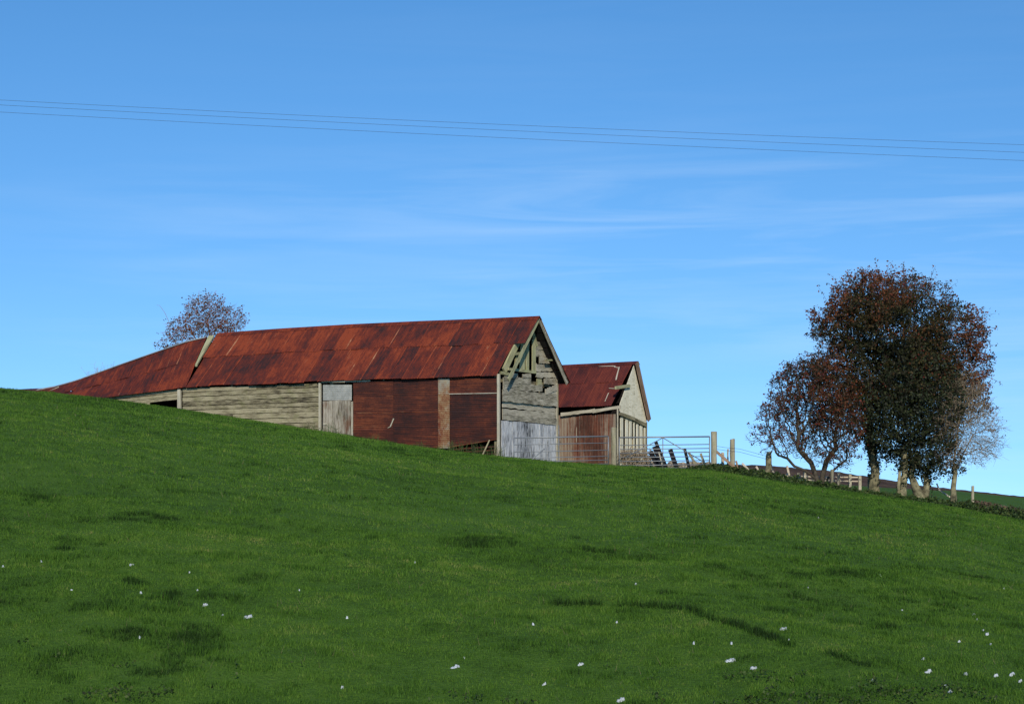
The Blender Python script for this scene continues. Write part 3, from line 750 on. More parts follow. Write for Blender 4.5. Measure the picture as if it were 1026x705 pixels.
for i in range(8):
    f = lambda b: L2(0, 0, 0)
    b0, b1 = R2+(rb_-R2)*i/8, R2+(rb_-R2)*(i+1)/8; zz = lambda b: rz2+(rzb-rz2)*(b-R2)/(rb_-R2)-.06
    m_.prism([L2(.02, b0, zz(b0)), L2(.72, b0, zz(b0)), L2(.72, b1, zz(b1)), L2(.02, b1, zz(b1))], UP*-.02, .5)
m_.build('light_blocker', M['inner'], b2)
m_ = MB()
for k in range(0): m_.board(s2(-.05, (k+.6)/5, -.07), s2(7, (k+.6)/5, -.07), UP*.07, E2*.05, 1, 0, .3)
m_.board(L2(.6, .06, ez2-.12), L2(.6, R2, rz2-.12), UP*.12, E1*.07, 1, 0, .3)
m_.build('inner_frame', M['wood'], b2)

# ------------------------------------------------------------------ gates
def field_gate(x0, yt0, x1, yt1, dep0, dep1, hgt, label, brace):
    pl, pr = W(x0, yt0, dep0), W(x1, yt1, dep1); mid = gpt((x0+x1)/2, (dep0+dep1)/2)
    g = empty('field_gate', mid, label, 'gate', None)
    ax = (pr-pl).normalized(); r = .019
    fr = MB(); fr.tube([pl-UP*hgt, pl], r*1.2, 8); fr.tube([pr-UP*hgt, pr], r*1.2, 8); fr.tube([pl, pr], r*1.5, 8); fr.tube([pl-UP*hgt, pr-UP*hgt], r*1.2, 8)
    fr.build('frame', M['galv'], g, smooth=True)
    for f in brace['rails']:
        q = MB(); q.tube([pl-UP*hgt*f, pr-UP*hgt*f], r*.85, 8); q.build('rail', M['galv'], g, smooth=True)
    for (a, fa, b, fb) in brace['bars']:
        q = MB(); o = Vector((0, -.03, 0)); q.tube([pl.lerp(pr, a)-UP*hgt*fa+o, pl.lerp(pr, b)-UP*hgt*fb+o], r*.9, 8); q.build('brace', M['galv'], g, smooth=True)
    return g
field_gate(515, 438.6, 609.5, 436.9, 63.9, 65.2, 1.06, 'galvanised metal field gate standing across the whitewashed end of the long barn', dict(rails=[.24, .5, .72, .86], bars=[(.12, .98, .32, .4)]))
field_gate(620.5, 438.2, 711, 437.2, 65.6, 66.0, 1.20, 'galvanised metal field gate between the stained post and the mossy gatepost, open sky behind', dict(rails=[.25, .38, .50, .64, .77, .90], bars=[(.48, .02, .08, .62), (.48, .02, .95, .85), (.48, 0, .48, .98)]))

def round_post(px, ytop, dep, rpx, label, mat='post', name='fence_post', group=None, lean=0, sink=.15, base=None, cat='post'):
    b = gpt(px, dep) if base is None else base
    tp = W(px+lean, ytop, dep); m = MB(); r = rpx/F*dep
    n = 5; pts = [b-UP*sink]+[b.lerp(tp, i/n)+Vector((random.uniform(-.006, .006), 0, 0)) for i in range(1, n+1)]
    rad = [r*random.uniform(.95, 1.08) for _ in pts]; rad.append(r*.8); pts.append(tp+UP*.02)
    m.tube([p-b for p in pts], rad, 10, random.random())
    o = m.build(name, M[mat], None, smooth=False); o.location = b
    return tag(o, label, cat, group)
round_post(615, 428.5, 65.4, 2.5, 'stout timber post with yellow brown stain between the two gates', name='gatepost')
gp_ = round_post(715.3, 432.5, 66.3, 2.9, 'thick mossy gatepost at the hanging end of the right-hand gate', name='gatepost')
round_post(733.8, 440, 67.2, 2.5, 'tall square fence post right of the mossy gatepost', name='fence_post')
round_post(724.3, 453.5, 67.4, 1.5, 'short thin stake between the two tall posts', 'stake', 'stake', cat='stake')
round_post(729.3, 450, 68.6, .8, 'thin pale rod just left of the tall square post', 'postpale', 'stake', cat='stake')
def stick(name, q0, q1, dep, wpx, label, mat='stake', cat='stake', group=None, th=.06):
    p0, p1 = W(*q0, dep), W(*q1, dep+.05); m = MB(); d = (p1-p0).normalized(); side = d.cross(Vector((0, 1, 0))).normalized()
    m.board(Vector(), p1-p0, side*(wpx/F*dep), Vector((0, th, 0)), 4, .06, random.uniform(.4, .9))
    o = m.build(name, M[mat]); o.location = p0; return tag(o, label, cat, group)
stick('fence_brace', (744, 475.5), (713.5, 448.2), 66.9, 2.6, 'brown diagonal brace rail leaning against the mossy gatepost', 'railbrown', 'rail', th=.09)
stick('stake', (741, 475), (737.5, 461.5), 67.6, 1.8, 'short brown stake right of the tall square fence post', 'railbrown')
stick('stake', (757, 478), (743.5, 463.8), 67.2, 2.0, 'pale split stake leaning left, nearest the tall square post')
stick('stake', (765, 480), (757.5, 467), 67.2, 2.0, 'pale split stake leaning left beside the gnarled stump')
stick('stake', (777, 480), (772.5, 465.5), 67.6, 1.9, 'pale split stake just right of the gnarled stump')
stick('stake', (792.5, 484), (788.5, 466.5), 67.6, 2.0, 'pale upright split stake left of the berried hawthorn trunk')
stick('stake', (780, 483), (789.5, 474), 67.5, 1.5, 'short pale stake leaning right against the upright split stake')
# gnarled stump
st_ = MB(); b = gpt(768.5, 67); tp = W(770.5, 452.5, 67)
st_.tube([b-UP*.15, b+UP*.15, b.lerp(tp, .45)+Vector((.03, 0, 0)), b.lerp(tp, .8), tp], [.19, .16, .12, .12, .09], 10, .8)
st_.tube([b.lerp(tp, .85), W(773.5, 451.5, 66.9)], [.05, .03], 6, .7)
tag(st_.build('tree_stump', M['barklich'], None, True), 'gnarled pale tree stump standing in the ivy left of the hawthorn', 'stump')
# dark boards behind the right gate
for (x0, y0, x1, y1, w, lb_) in ((668, 469, 657, 442.5, 3.4, 'black plank leaning steeply behind the gate, tallest and leftmost of the dark ones'),
                                 (660, 468.5, 651.5, 452, 4.6, 'short broad black board slumped against the brushwood behind the gate'),
                                 (678, 469, 671.5, 450, 4.6, 'broad black plank leaning alone behind the middle of the gate'),
                                 (690.5, 469, 686, 449.5, 3.0, 'narrow black plank leaning nearest the gatepost behind the gate'),
                                 (664, 469, 655.5, 447, 4.4, 'wide black board leaning behind the tallest black plank')):
    stick('leaning_plank', (x0, y0), (x1, y1), 68.4+random.uniform(-.3, .3), w, lb_, 'dark', 'plank', 'black planks leaning behind the gate')
stick('leaning_plank', (664.5, 469), (660, 452.5), 67.6, 1.2, 'thin pale lath standing among the black planks behind the gate', 'postpale', 'plank')
stick('leaning_plank', (699.5, 469), (690, 453), 68.2, 2.4, 'grey weathered plank leaning left behind the gate', 'wood', 'plank')
stick('leaning_plank', (707.5, 469), (702, 454), 68.2, 2.2, 'grey weathered plank nearest the gatepost leaning left behind the gate', 'wood', 'plank')
# low rubble wall behind the gate
def rock(mb, c, r, tone=.5):
    base = len(mb.v); n = 6; m = 4
    for j in range(m+1):
        for i in range(n):
            th = math.pi*j/m; ph = 2*math.pi*i/n; k = r*random.uniform(.8, 1.15)
            mb.v.append((c.x+k*1.25*math.sin(th)*math.cos(ph), c.y+k*math.sin(th)*math.sin(ph), c.z+k*.7*math.cos(th)))
    for j in range(m):
        for i in range(n):
            mb.idx((base+j*n+i, base+j*n+(i+1) % n, base+(j+1)*n+(i+1) % n, base+(j+1)*n+i), [(0, 0)]*4, tone)
wm = MB()
for i in range(150):
    px = random.uniform(640, 716); py = random.uniform(463.5, 472); rock(wm, W(px, py, 70.5+random.uniform(-.15, .15)), random.uniform(.07, .14))
w0 = wm.build('stone_wall', M['stone']); tag(w0, 'low tumbled stone wall seen through the bars of the right-hand gate', 'wall')
# brushwood heap at the foot of the small barn
bp = MB()
for i in range(260):
    c = W(random.uniform(621, 655), random.uniform(452, 469), random.uniform(70.2, 71.3))
    d = Vector((random.gauss(0, 1), random.gauss(0, .5), random.gauss(.4, .8))).normalized()*random.uniform(.15, .45)
    bp.tube([c-d, c+d*.2+Vector((0, 0, .03)), c+d], [.016, .012, .005], 4, random.random(), False)
tag(bp.build('brush_pile', M['twig']), 'tangled heap of grey brushwood at the foot of the small barn', 'brushwood')
stick('stick', (483.5, 455.5), (490.5, 440.5), 64.2, 1.3, 'thin grey stick leaning on the barn beneath the lifted metal sheet', 'wood', 'stick', th=.03)

# rear post and rail fence
fx = [(800, 473.5, 485), (806.5, 472.5, 484.5), (829, 478.5, 489), (840.2, 473.2, 489), (851.6, 475, 490), (861.6, 476, 490), (870.8, 474.5, 490)]
fe = empty('post_and_rail_fence', W(835, 489, 68.4), 'pale post and rail fence running behind the trunks of the trees', 'fence')
def frail(q0, q1, w):
    m = MB(); p0, p1 = W(*q0, 68.3), W(*q1, 68.5); m.board(p0, p1, UP*w, Vector((0, .04, 0)), 4, .05, .7); m.build('rail', M['stake'], fe)
for (x, yt, yb) in fx:
    m = MB(); m.board(W(x, yb+6, 68.4), W(x, yt, 68.4), Vector((.11, 0, 0)), Vector((0, .09, 0)), 3, .05, random.random()); m.build('post', M['postpale'], fe)
frail((776, 476.5), (863, 478), .055); frail((800, 480.4), (863, 482), .05); frail((783, 481), (809, 477.5), .05)
round_post(833.6, 470.5, 66.4, 1.5, 'mossy upright post beside the berried hawthorn trunk')
round_post(974.6, 487, 66.8, 1.4, 'lone slender fence post right of the bare hawthorn')
stick('broken_rail', (953, 498.5), (941, 490.5), 68, 1.4, 'bent broken rail sloping down to the bare hawthorn trunk', 'stake', 'rail')
stick('broken_rail', (941.2, 491), (938.5, 484), 68, 1.2, 'short broken rail stub at the top of the bent rail', 'stake', 'rail')
# fence wires by the gatepost
for k, (q0, q1) in enumerate((((713, 446), (741, 449.5)), ((713, 449), (741, 452.5)))):
    m = MB(); m.tube([W(*q0, 66.4), W((q0[0]+q1[0])/2, (q0[1]+q1[1])/2+.4, 66.8), W(*q1, 67.3), W(q1[0]+30, q1[1]+8, 67.6)], .006, 4)
    tag(m.build('fence_wire', M['wire']), ('upper', 'lower')[k]+' strand of fence wire running right from the mossy gatepost', 'wire')

# ------------------------------------------------------------------ overhead cables
for k, (ys, dd, nm) in enumerate((((100.3, 125, 145.2), 1.5, 'topmost of the three dark power cables crossing the sky'), ((105.3, 130.7, 152.8), .75, 'middle one of the three dark power cables crossing the sky'), ((112.4, 138.2, 161), 0, 'lowest of the three dark power cables crossing the sky'))):
    c = np.polyfit([0, 506, 1026], ys, 2); m = MB(); pts = []
    for px in np.linspace(-500, 1526, 60):
        dep = 50+dd
        pts.append(W(px, np.polyval(c, px), dep))
    m.tube(pts, .0045, 5); tag(m.build('power_cable', M['cable'], None, True), nm, 'cable')

# ------------------------------------------------------------------ trees
def colonize(seeds, attr_pts, step=.18, infl=2.2, kill=.28, iters=140, maxn=6000):
    """seeds: list of polylines (trunks). returns nodes, parents"""
    nodes = []; par = []
    for poly in seeds:
        prev = -1
        if isinstance(poly, tuple): start, poly = poly; prev = start
        for p in poly:
            p = Vector(p)
            if prev >= 0:
                q = nodes[prev]; n = max(1, int((p-q).length/step))
                for i in range(1, n+1): nodes.append(q.lerp(p, i/n)); par.append(prev if i == 1 else len(nodes)-2)
            else: nodes.append(p); par.append(-1)
            prev = len(nodes)-1
    A = [Vector(a) for a in attr_pts]; alive = list(range(len(A))); 
    for it in range(iters):
        kd = kdtree.KDTree(len(nodes))
        for i, p in enumerate(nodes): kd.insert(p, i)
        kd.balance(); pull = {}; nxt = []
        for ai in alive:
            co, i, d = kd.find(A[ai])
            if d < kill: continue
            nxt.append(ai)
            if d < infl*(2.2 if it < 12 else 1): pull.setdefault(i, []).append((A[ai]-nodes[i]).normalized())
        alive = nxt
        if not pull or len(nodes) > maxn: break
        added = 0
        for i, ds in pull.items():
            d = Vector((0, 0, 0))
            for q in ds: d += q
            d = d/len(ds)+Vector((random.gauss(0, .22), random.gauss(0, .22), random.gauss(0, .18)+.03))
            if d.length < .05: continue
            nodes.append(nodes[i]+d.normalized()*step*random.uniform(.8, 1.15)); par.append(i); added += 1
        if not added: break
    return nodes, par
def radii(nodes, par, tip=.006, ex=2.4):
    s = [0.0]*len(nodes); child = [0]*len(nodes)
    for i in range(len(nodes)-1, -1, -1):
        if child[i] == 0: s[i] += tip**ex
        if par[i] >= 0: s[par[i]] += s[i]; child[par[i]] += 1
    return [q**(1/ex) for q in s], child
def skin(mb, nodes, par, rad, rmul=1.0, rmax=1.0, tone=.5):
    kids = {}
    for i, p in enumerate(par):
        if p >= 0: kids.setdefault(p, []).append(i)
    roots = [i for i, p in enumerate(par) if p < 0]; stack = [(r, None) for r in roots]
    while stack:
        s, pr = stack.pop(); chain = ([pr] if pr is not None else [])+[s]; cur = s
        while cur in kids:
            ks = sorted(kids[cur], key=lambda k: -rad[k])
            for k in ks[1:]: stack.append((k, cur))
            cur = ks[0]; chain.append(cur)
        if len(chain) < 2: continue
        rr = [min(rmax, rad[k]*rmul) for k in chain]
        if pr is not None: rr[0] = rr[1]
        sides = 8 if rr[0] > .06 else (5 if rr[0] > .02 else 3)
        mb.tube([nodes[k] for k in chain], rr, sides, tone, False)
def ellips(specs, n, rough=0):
    out = []; vols = [s[2]*s[3]*s[4]*(s[6] if len(s) > 6 else 1) for s in specs]; tot = sum(vols)
    for s, v in zip(specs, vols):
        px, py, rx, rz_, ry, dep = s[:6]; c = W(px, py, dep); k = dep/F
        for _ in range(int(n*v/tot)):
            for __ in range(60):
                q = Vector([random.uniform(-1, 1) for _ in range(3)])
                if .12 < q.length < 1 and (rough <= 0 or float(vnoise((c.x+q.x*rx*k)*1.1+q.y*2, (c.z+q.z*rz_*k)*1.3+q.y*1.7, 88)) > rough): break
            out.append(Vector((c.x+q.x*rx*k, c.y+q.y*ry*k, c.z+q.z*rz_*k)))
    return out
def twigs(mb, nodes, par, rad, child, per=2, ln=(.15, .4), rlim=.016, r0=.005, up=.3, keep=1.0):
    tips = []
    for i in range(len(nodes)):
        if rad[i] > rlim or par[i] < 0 or random.random() > keep: continue
        d = (nodes[i]-nodes[par[i]]).normalized()
        for _ in range(per if child[i] else per+2):
            v = (d*.6+Vector((random.gauss(0, .6), random.gauss(0, .6), random.gauss(up*.5, .5)))).normalized()*random.uniform(*ln)
            m1 = nodes[i]+v*.5+Vector((random.gauss(0, .02), random.gauss(0, .02), random.gauss(0, .02))); e = nodes[i]+v
            mb.tube([nodes[i], m1, e], [r0, r0*.75, r0*.4], 3, .5, False); tips += [m1, e]
            if random.random() < .6:
                e2 = m1+Vector((random.gauss(0, 1), random.gauss(0, 1), random.gauss(0, 1))).normalized()*random.uniform(.06, .16)
                mb.tube([m1, e2], [r0*.7, r0*.35], 3, .5, False); tips.append(e2)
    return tips
def leaves(name, pts, size, mat, parent, tonefn=None, spread=.06, per=1):
    P = np.array([tuple(p) for p in pts]); P = np.repeat(P, per, 0); n = len(P)
    P = P+np.random.normal(0, spread, P.shape); s = size*np.random.uniform(.6, 1.35, n)[:, None]
    a = np.random.normal(size=(n, 3)); a /= np.linalg.norm(a, axis=1)[:, None]
    b = np.cross(a, np.random.normal(size=(n, 3))); b /= np.linalg.norm(b, axis=1)[:, None]
    c = np.cross(a, b)
    Q = np.stack([P-a*s*.5, P+b*s*.32-a*s*.05+c*s*.1, P+a*s*.55, P-b*s*.32-a*s*.05+c*s*.1], 1)
    tone = np.random.random(n) if tonefn is None else np.clip(tonefn(P)+np.random.normal(0, .2, n), 0, 1)
    Q = Q-np.array(parent.location)
    o = tri_mesh(name, Q, tone, mat, 4); o.parent = parent; return o
def berries(pts, parent, r=.03):
    m = MB()
    for p in pts:
        p = p+Vector((random.gauss(0, .05), random.gauss(0, .05), random.gauss(0, .05))); q = r*random.uniform(.7, 1.2)
        vs = [p+Vector(d)*q for d in ((1, 0, 0), (0, 1, 0), (-1, 0, 0), (0, -1, 0), (0, 0, 1), (0, 0, -1))]; b = len(m.v); m.v += [tuple(v) for v in vs]
        for t3 in ((0, 1, 4), (1, 2, 4), (2, 3, 4), (3, 0, 4), (1, 0, 5), (2, 1, 5), (3, 2, 5), (0, 3, 5)): m.idx([b+k for k in t3], [(0, 0)]*3, .5)
    o = m.build('berries', M['berry'], parent, True); o['kind'] = 'stuff'; return o
def pxof(p): return p.x/p.y*F+CX, HY-p.z/p.y*F

# left hawthorn with red berries
DH = 67.0
b = gpt(822, DH); th = empty('hawthorn_tree', b, 'small spreading hawthorn with red berries, leftmost of the clump', 'tree')
seeds = [[b-UP*.2, W(820, 480, DH), W(816, 466, DH)], (None, None)]
seeds = [[b-UP*.2+Vector((-.12, 0, 0)), W(818, 478, DH), W(813, 464, DH), W(800, 450, DH-.3)],
         [b-UP*.2+Vector((.05, .1, 0)), W(824, 477, DH), W(828, 462, DH), W(838, 448, DH)],
         [b-UP*.2+Vector((.16, -.1, 0)), W(829, 480, DH), W(836, 470, DH), W(848, 460, DH-.4)],
         [W(818, 480, DH-.05), W(806, 471, DH-.2), W(796, 467, DH-.3), W(789, 459, DH-.3), W(780, 456, DH-.4)]]
att = ellips([(812, 400, 44, 42, 46, DH), (790, 425, 34, 36, 38, DH-.3), (768, 440, 22, 18, 24, DH-.3), (836, 420, 26, 50, 36, DH), (845, 455, 18, 15, 24, DH-.5), (822, 425, 46, 44, 44, DH)], 3600, .36)
nd, pr = colonize(seeds, att, .15, 1.8, .19, maxn=9000); rd, ch = radii(nd, pr, .0095, 2.3)
m = MB(); skin(m, nd, pr, rd, 1.0, .19); m.build('trunk', M['bark'], th, True)
m = MB(); tp = twigs(m, nd, pr, rd, ch, 2, (.12, .34), .016, .0055); m.build('twigs', M['bark'], th)
print('hawthorn', len(nd), len(tp))
def lt(P):
    px = P[:, 0]/P[:, 1]*F+CX; py = HY-P[:, 2]/P[:, 1]*F
    return .35+.5*(vnoise(px*.05, py*.05, 3)-.3)
up_ = [p for p in tp if pxof(p)[1] < 425+random.gauss(0, 18) and random.random() < .85]
lo_ = [p for p in tp if random.random() < .22]
leaves('crown', [p for p in up_+lo_ if random.random() < (.75 if pxof(p)[0] > 812 else .45)], .085, M['leafA'], th, lt, .055, 3)
bs = [p for p in tp if vnoise(pxof(p)[0]*.06, pxof(p)[1]*.06, 12) > .52 and pxof(p)[1] < 446 and random.random() < .20]
berries(bs, th, .026)

# tall hawthorn, the highest crown
DB = 68.0
b = gpt(876, DB); tb = empty('hawthorn_tree', b, 'tall red tinged tree with the highest, widest crown and a pale trunk base', 'tree')
seeds = [[b-UP*.3, W(875, 488, DB), W(877, 470, DB), W(873, 450, DB), W(871, 425, DB), W(872, 400, DB), W(876, 370, DB), W(880, 340, DB)],
         [W(871, 425, DB), W(862, 400, DB), W(850, 370, DB), W(845, 345, DB)],
         [W(872, 400, DB), W(885, 385, DB), W(902, 360, DB), W(915, 335, DB)],
         [W(876, 372, DB), W(862, 350, DB), W(858, 325, DB)]]
att = ellips([(885, 322, 62, 48, 66, DB), (868, 300, 38, 28, 40, DB), (905, 305, 50, 30, 50, DB), (940, 335, 50, 34, 50, DB), (955, 370, 38, 38, 44, DB),
              (845, 330, 36, 24, 36, DB), (850, 370, 34, 34, 50, DB), (900, 375, 55, 40, 60, DB), (972, 400, 22, 26, 30, DB, .7), (826, 318, 22, 9, 14, DB, .8)], 7600, .33)
nd, pr = colonize(seeds, att, .19, 2.2, .215, maxn=16000); rd, ch = radii(nd, pr, .0065)
def thick(nd, rd, ytop, ybot, r0, r1):
    out = []
    for p, r in zip(nd, rd): out.append(r)
    return out
m = MB(); skin(m, nd, pr, rd, .95, .20)
m.build('branches', M['barkd'], tb, True)
m = MB(); m.tube([b-UP*.3, b+UP*.1, W(875.5, 486, DB-.02), W(877, 472, DB-.02), W(875, 460, DB-.02), W(872.5, 445, DB), W(871, 425, DB)], [.27, .25, .20, .17, .16, .15, .13], 12, .5); m.build('trunk', M['barklich'], tb, True)
m = MB(); tp = twigs(m, nd, pr, rd, ch, 2, (.12, .36), .018, .0055); m.build('twigs', M['bark'], tb)
spr = []; ms2 = MB()
outer = [i for i in range(len(nd)) if ch[i] == 0]; cc = W(893, 350, DB); random.shuffle(outer)
for i in outer[:260]:
    d = (nd[i]-cc); 
    if d.length < 2.0: continue
    d = (d.normalized()+Vector((random.gauss(0, .35), random.gauss(0, .35), random.gauss(.1, .3)))).normalized()*random.uniform(.3, .9)
    e = nd[i]+d; ms2.tube([nd[i], nd[i].lerp(e, .5)+Vector((0, 0, .03)), e], [.008, .006, .003], 3, .5, False)
    for f in (.35, .6, .8, 1): spr.append(nd[i].lerp(e, f))
ms2.build('outer_sprays', M['bark'], tb)
print('tall', len(nd), len(tp))
keepf = lambda p: random.random() < (.95 if vnoise(pxof(p)[0]*.045, pxof(p)[1]*.045, 41) > .36 else .45)
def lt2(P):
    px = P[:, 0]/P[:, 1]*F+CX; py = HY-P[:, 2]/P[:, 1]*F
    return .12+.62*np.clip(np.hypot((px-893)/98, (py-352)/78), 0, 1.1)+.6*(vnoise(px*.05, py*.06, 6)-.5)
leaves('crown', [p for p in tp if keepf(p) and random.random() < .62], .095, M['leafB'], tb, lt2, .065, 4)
bs = [p for p in tp if vnoise(pxof(p)[0]*.05, pxof(p)[1]*.05, 19) > .5 and random.random() < .06]
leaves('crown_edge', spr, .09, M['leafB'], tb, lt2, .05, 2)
berries(bs, tb, .030)

# ivy covered stems, dark evergreen mass
DI = 66.9
b = gpt(915, DI); ti = empty('ivy_clad_tree', b, 'dark ivy smothered tree on two stout mossy stems in the middle of the clump', 'tree')
seeds = [[gpt(904, DI)-UP*.3, W(904, 490, DI), W(908, 470, DI), W(906, 445, DI), W(905, 420, DI)],
         [gpt(920, DI)-UP*.3, W(922, 492, DI), W(914, 478, DI), W(918, 462, DI), W(925, 440, DI)],
         [gpt(926, DI)-UP*.3, W(930, 490, DI), W(928, 474, DI), W(938, 460, DI)]]
iv = [(905, 425, 48, 44, 46, DI+.3), (925, 440, 36, 36, 40, DI), (930, 405, 40, 40, 44, DI+.2), (892, 400, 36, 30, 40, DI+.4), (945, 465, 22, 17, 24, DI), (880, 430, 20, 26, 24, DI+.5), (912, 464, 16, 12, 20, DI, .8), (862, 400, 22, 40, 28, DI+.7), (872, 420, 18, 34, 22, DI+.8), (915, 375, 44, 30, 44, DI+.6), (880, 350, 34, 38, 36, DI+1, .35), (925, 345, 34, 26, 36, DI+1, .35), (945, 385, 26, 30, 30, DI+.8, .4)]
att = ellips(iv, 4000, .30)
nd, pr = colonize(seeds, att, .18, 1.8, .26); rd, ch = radii(nd, pr, .005)
m = MB(); skin(m, nd, pr, rd, .8, .12); m.build('branches', M['barkd'], ti, True)
m = MB()
m.tube([gpt(904, DI)-UP*.3, W(904, 496, DI), W(905, 485, DI), W(907, 470, DI), W(906.5, 450, DI)], [.19, .17, .14, .11, .09], 10, .6)
m.tube([gpt(900, DI)-UP*.3, W(900.5, 485, DI-.1), W(901.5, 472, DI-.1)], [.08, .07, .05], 8, .6)
m.build('trunk', M['barklich'], ti, True)
m = MB(); m.tube([gpt(922, DI)-UP*.3, W(921, 497, DI-.05), W(917, 487, DI-.05), W(913, 476, DI), W(917, 460, DI)], [.26, .22, .16, .12, .1], 10, .6)
m.tube([W(926, 500, DI), W(928, 490, DI), W(929, 482, DI), W(926, 474, DI)], [.2, .15, .13, .09], 8, .5)
m.build('trunk', M['barklich'], ti, True)
m = MB(); tp = twigs(m, nd, pr, rd, ch, 3, (.1, .32), .03, .005); m.build('twigs', M['barkd'], ti)
stem = []
for (x0, y0, x1, y1, r, n_, dd) in ((877, 472, 871, 425, .20, 420, DB), (875.5, 486, 877, 472, .22, 40, DB), (907, 474, 906, 440, .2, 260, DI), (914, 480, 917, 455, .2, 260, DI), (928, 484, 926, 468, .16, 160, DI), (903, 492, 905, 474, .18, 40, DI)):
    for _ in range(n_):
        f = random.random(); c = W(x0+(x1-x0)*f, y0+(y1-y0)*f, dd); an = random.uniform(0, 2*math.pi); q = r*random.uniform(.75, 1.25)
        stem.append(c+Vector((math.cos(an)*q, math.sin(an)*q, 0)))
leaves('ivy_leaves', stem, .09, M['ivy'], ti, None, .03, 2)
print('ivy', len(nd), len(tp))
leaves('crown', tp, .105, M['ivy'], ti, None, .10, 2)

# bare hawthorn on the right
DR = 66.6
b = gpt(955.5, DR); tr_ = empty('bare_hawthorn', b, 'nearly bare hawthorn with pale grey twigs at the right end of the clump', 'tree')
seeds = [[b-UP*.2, W(955, 490, DR), W(957, 474, DR), W(956, 462, DR), W(950, 440, DR)], [W(957, 474, DR), W(965, 455, DR), W(975, 435, DR)], [W(956, 462, DR), W(960, 430, DR), W(962, 400, DR)]]
att = ellips([(962, 425, 30, 40, 34, DR), (980, 442, 24, 26, 28, DR), (950, 450, 20, 22, 24, DR), (968, 395, 22, 24, 24, DR), (992, 436, 16, 24, 20, DR)], 1500, .40)
nd, pr = colonize(seeds, att, .15, 1.6, .18, maxn=9000); rd, ch = radii(nd, pr, .0052)
m = MB(); skin(m, nd, pr, rd, .85, .14); m.build('branches', M['twig'], tr_, True)
m = MB(); m.tube([b-UP*.2, W(955.4, 498, DR-.02), W(955.2, 488, DR-.02), W(957, 474, DR-.02), W(956, 464, DR)], [.15, .13, .10, .09, .07], 10, .5); m.build('trunk', M['barklich'], tr_, True)
m = MB(); tp = twigs(m, nd, pr, rd, ch, 3, (.16, .46), .016, .0052, .1)
for (x0, y0, x1, y1) in ((990, 442, 1012, 446), (985, 430, 1008, 428), (992, 424, 1003, 408), (988, 452, 1006, 458), (982, 415, 996, 398)):
    p0, p1 = W(x0, y0, DR), W(x1, y1, DR+random.uniform(-.3, .3)); mid = p0.lerp(p1, .5)+Vector((0, 0, random.uniform(-.08, .08))); m.tube([p0, mid, p1], [.01, .007, .003], 3, .5, False)
    for _ in range(5):
        q = p0.lerp(p1, random.uniform(.3, 1)); m.tube([q, q+Vector((random.uniform(.02, .25), random.gauss(0, .1), random.gauss(.05, .12)))], [.005, .002], 3, .5, False)
m.build('twigs', M['twig'], tr_)
leaves('crown', [p for p in tp if random.random() < (.5 if pxof(p)[0] < 965 else .12)], .07, M['bare'], tr_, None, .05)

# tree behind the barn roof
DT = 84.0
b = gpt(206, DT); tt = empty('hawthorn_tree', b, 'reddish bare topped tree rising behind the split in the barn roof', 'tree')
seeds = [[b-UP*.2, W(206, 380, DT), W(208, 350, DT), W(210, 335, DT), W(207, 318, DT)], [W(208, 350, DT), W(195, 338, DT), W(188, 325, DT)], [W(210, 335, DT), W(222, 325, DT)]]
att = ellips([(208, 312, 22, 17, 24, DT), (212, 326, 32, 18, 32, DT), (183, 334, 17, 16, 22, DT), (228, 320, 20, 13, 20, DT), (192, 322, 12, 14, 16, DT), (170, 345, 14, 10, 16, DT)], 2600, .34)
nd, pr = colonize(seeds, att, .2, 2.2, .22); rd, ch = radii(nd, pr, .006)
m = MB(); skin(m, nd, pr, rd, .9, .18); m.build('trunk', M['redtwig'], tt, True)
m = MB(); tp = twigs(m, nd, pr, rd, ch, 2, (.14, .42), .016, .006)
for pts in (((172, 328), (165, 313), (160, 306), (157, 305.5)), ((198, 305), (199, 297), (199.5, 291)), ((212, 300), (215, 293), (217, 291))):
    m.tube([W(x, y, DT) for x, y in pts], [.012, .01, .008, .005][:len(pts)], 3, .5, False)
m.build('twigs', M['redtwig'], tt)
leaves('crown', [p for p in tp if random.random() < .16], .10, M['leafA'], tt, lambda P: .72+0*P[:, 0], .06, 3)
berries([p for p in tp if random.random() < .05], tt, .035)
# twiggy shrubs peeping over the wing roof
for (px, py, dep, sc, lab) in ((96, 366, 88, 1.0, 'leafless twig tips peeping over the low end of the wing roof'), (114, 364, 88, .8, 'sparse bare twig tips just left of the reddish tree, over the wing roof')):
    m = MB(); b = W(px, py+22, dep)
    for i in range(16):
        e = W(px+random.gauss(0, 7*sc), py+random.uniform(-2, 12), dep+random.uniform(-1, 1)); mid = b.lerp(e, .6)+Vector((random.gauss(0, .08), 0, 0))
        m.tube([b, mid, e], [.012, .008, .003], 3, .5, False)
        for _ in range(3): q = mid.lerp(e, random.random()); m.tube([q, q+Vector((random.gauss(0, .14), 0, random.uniform(0, .2)))], [.005, .002], 3, .5, False)
    m.tube([b-UP*2.2, b], [.05, .02], 5, .5, False)
    tag(m.build('bare_shrub', M['twig']), lab, 'shrub')

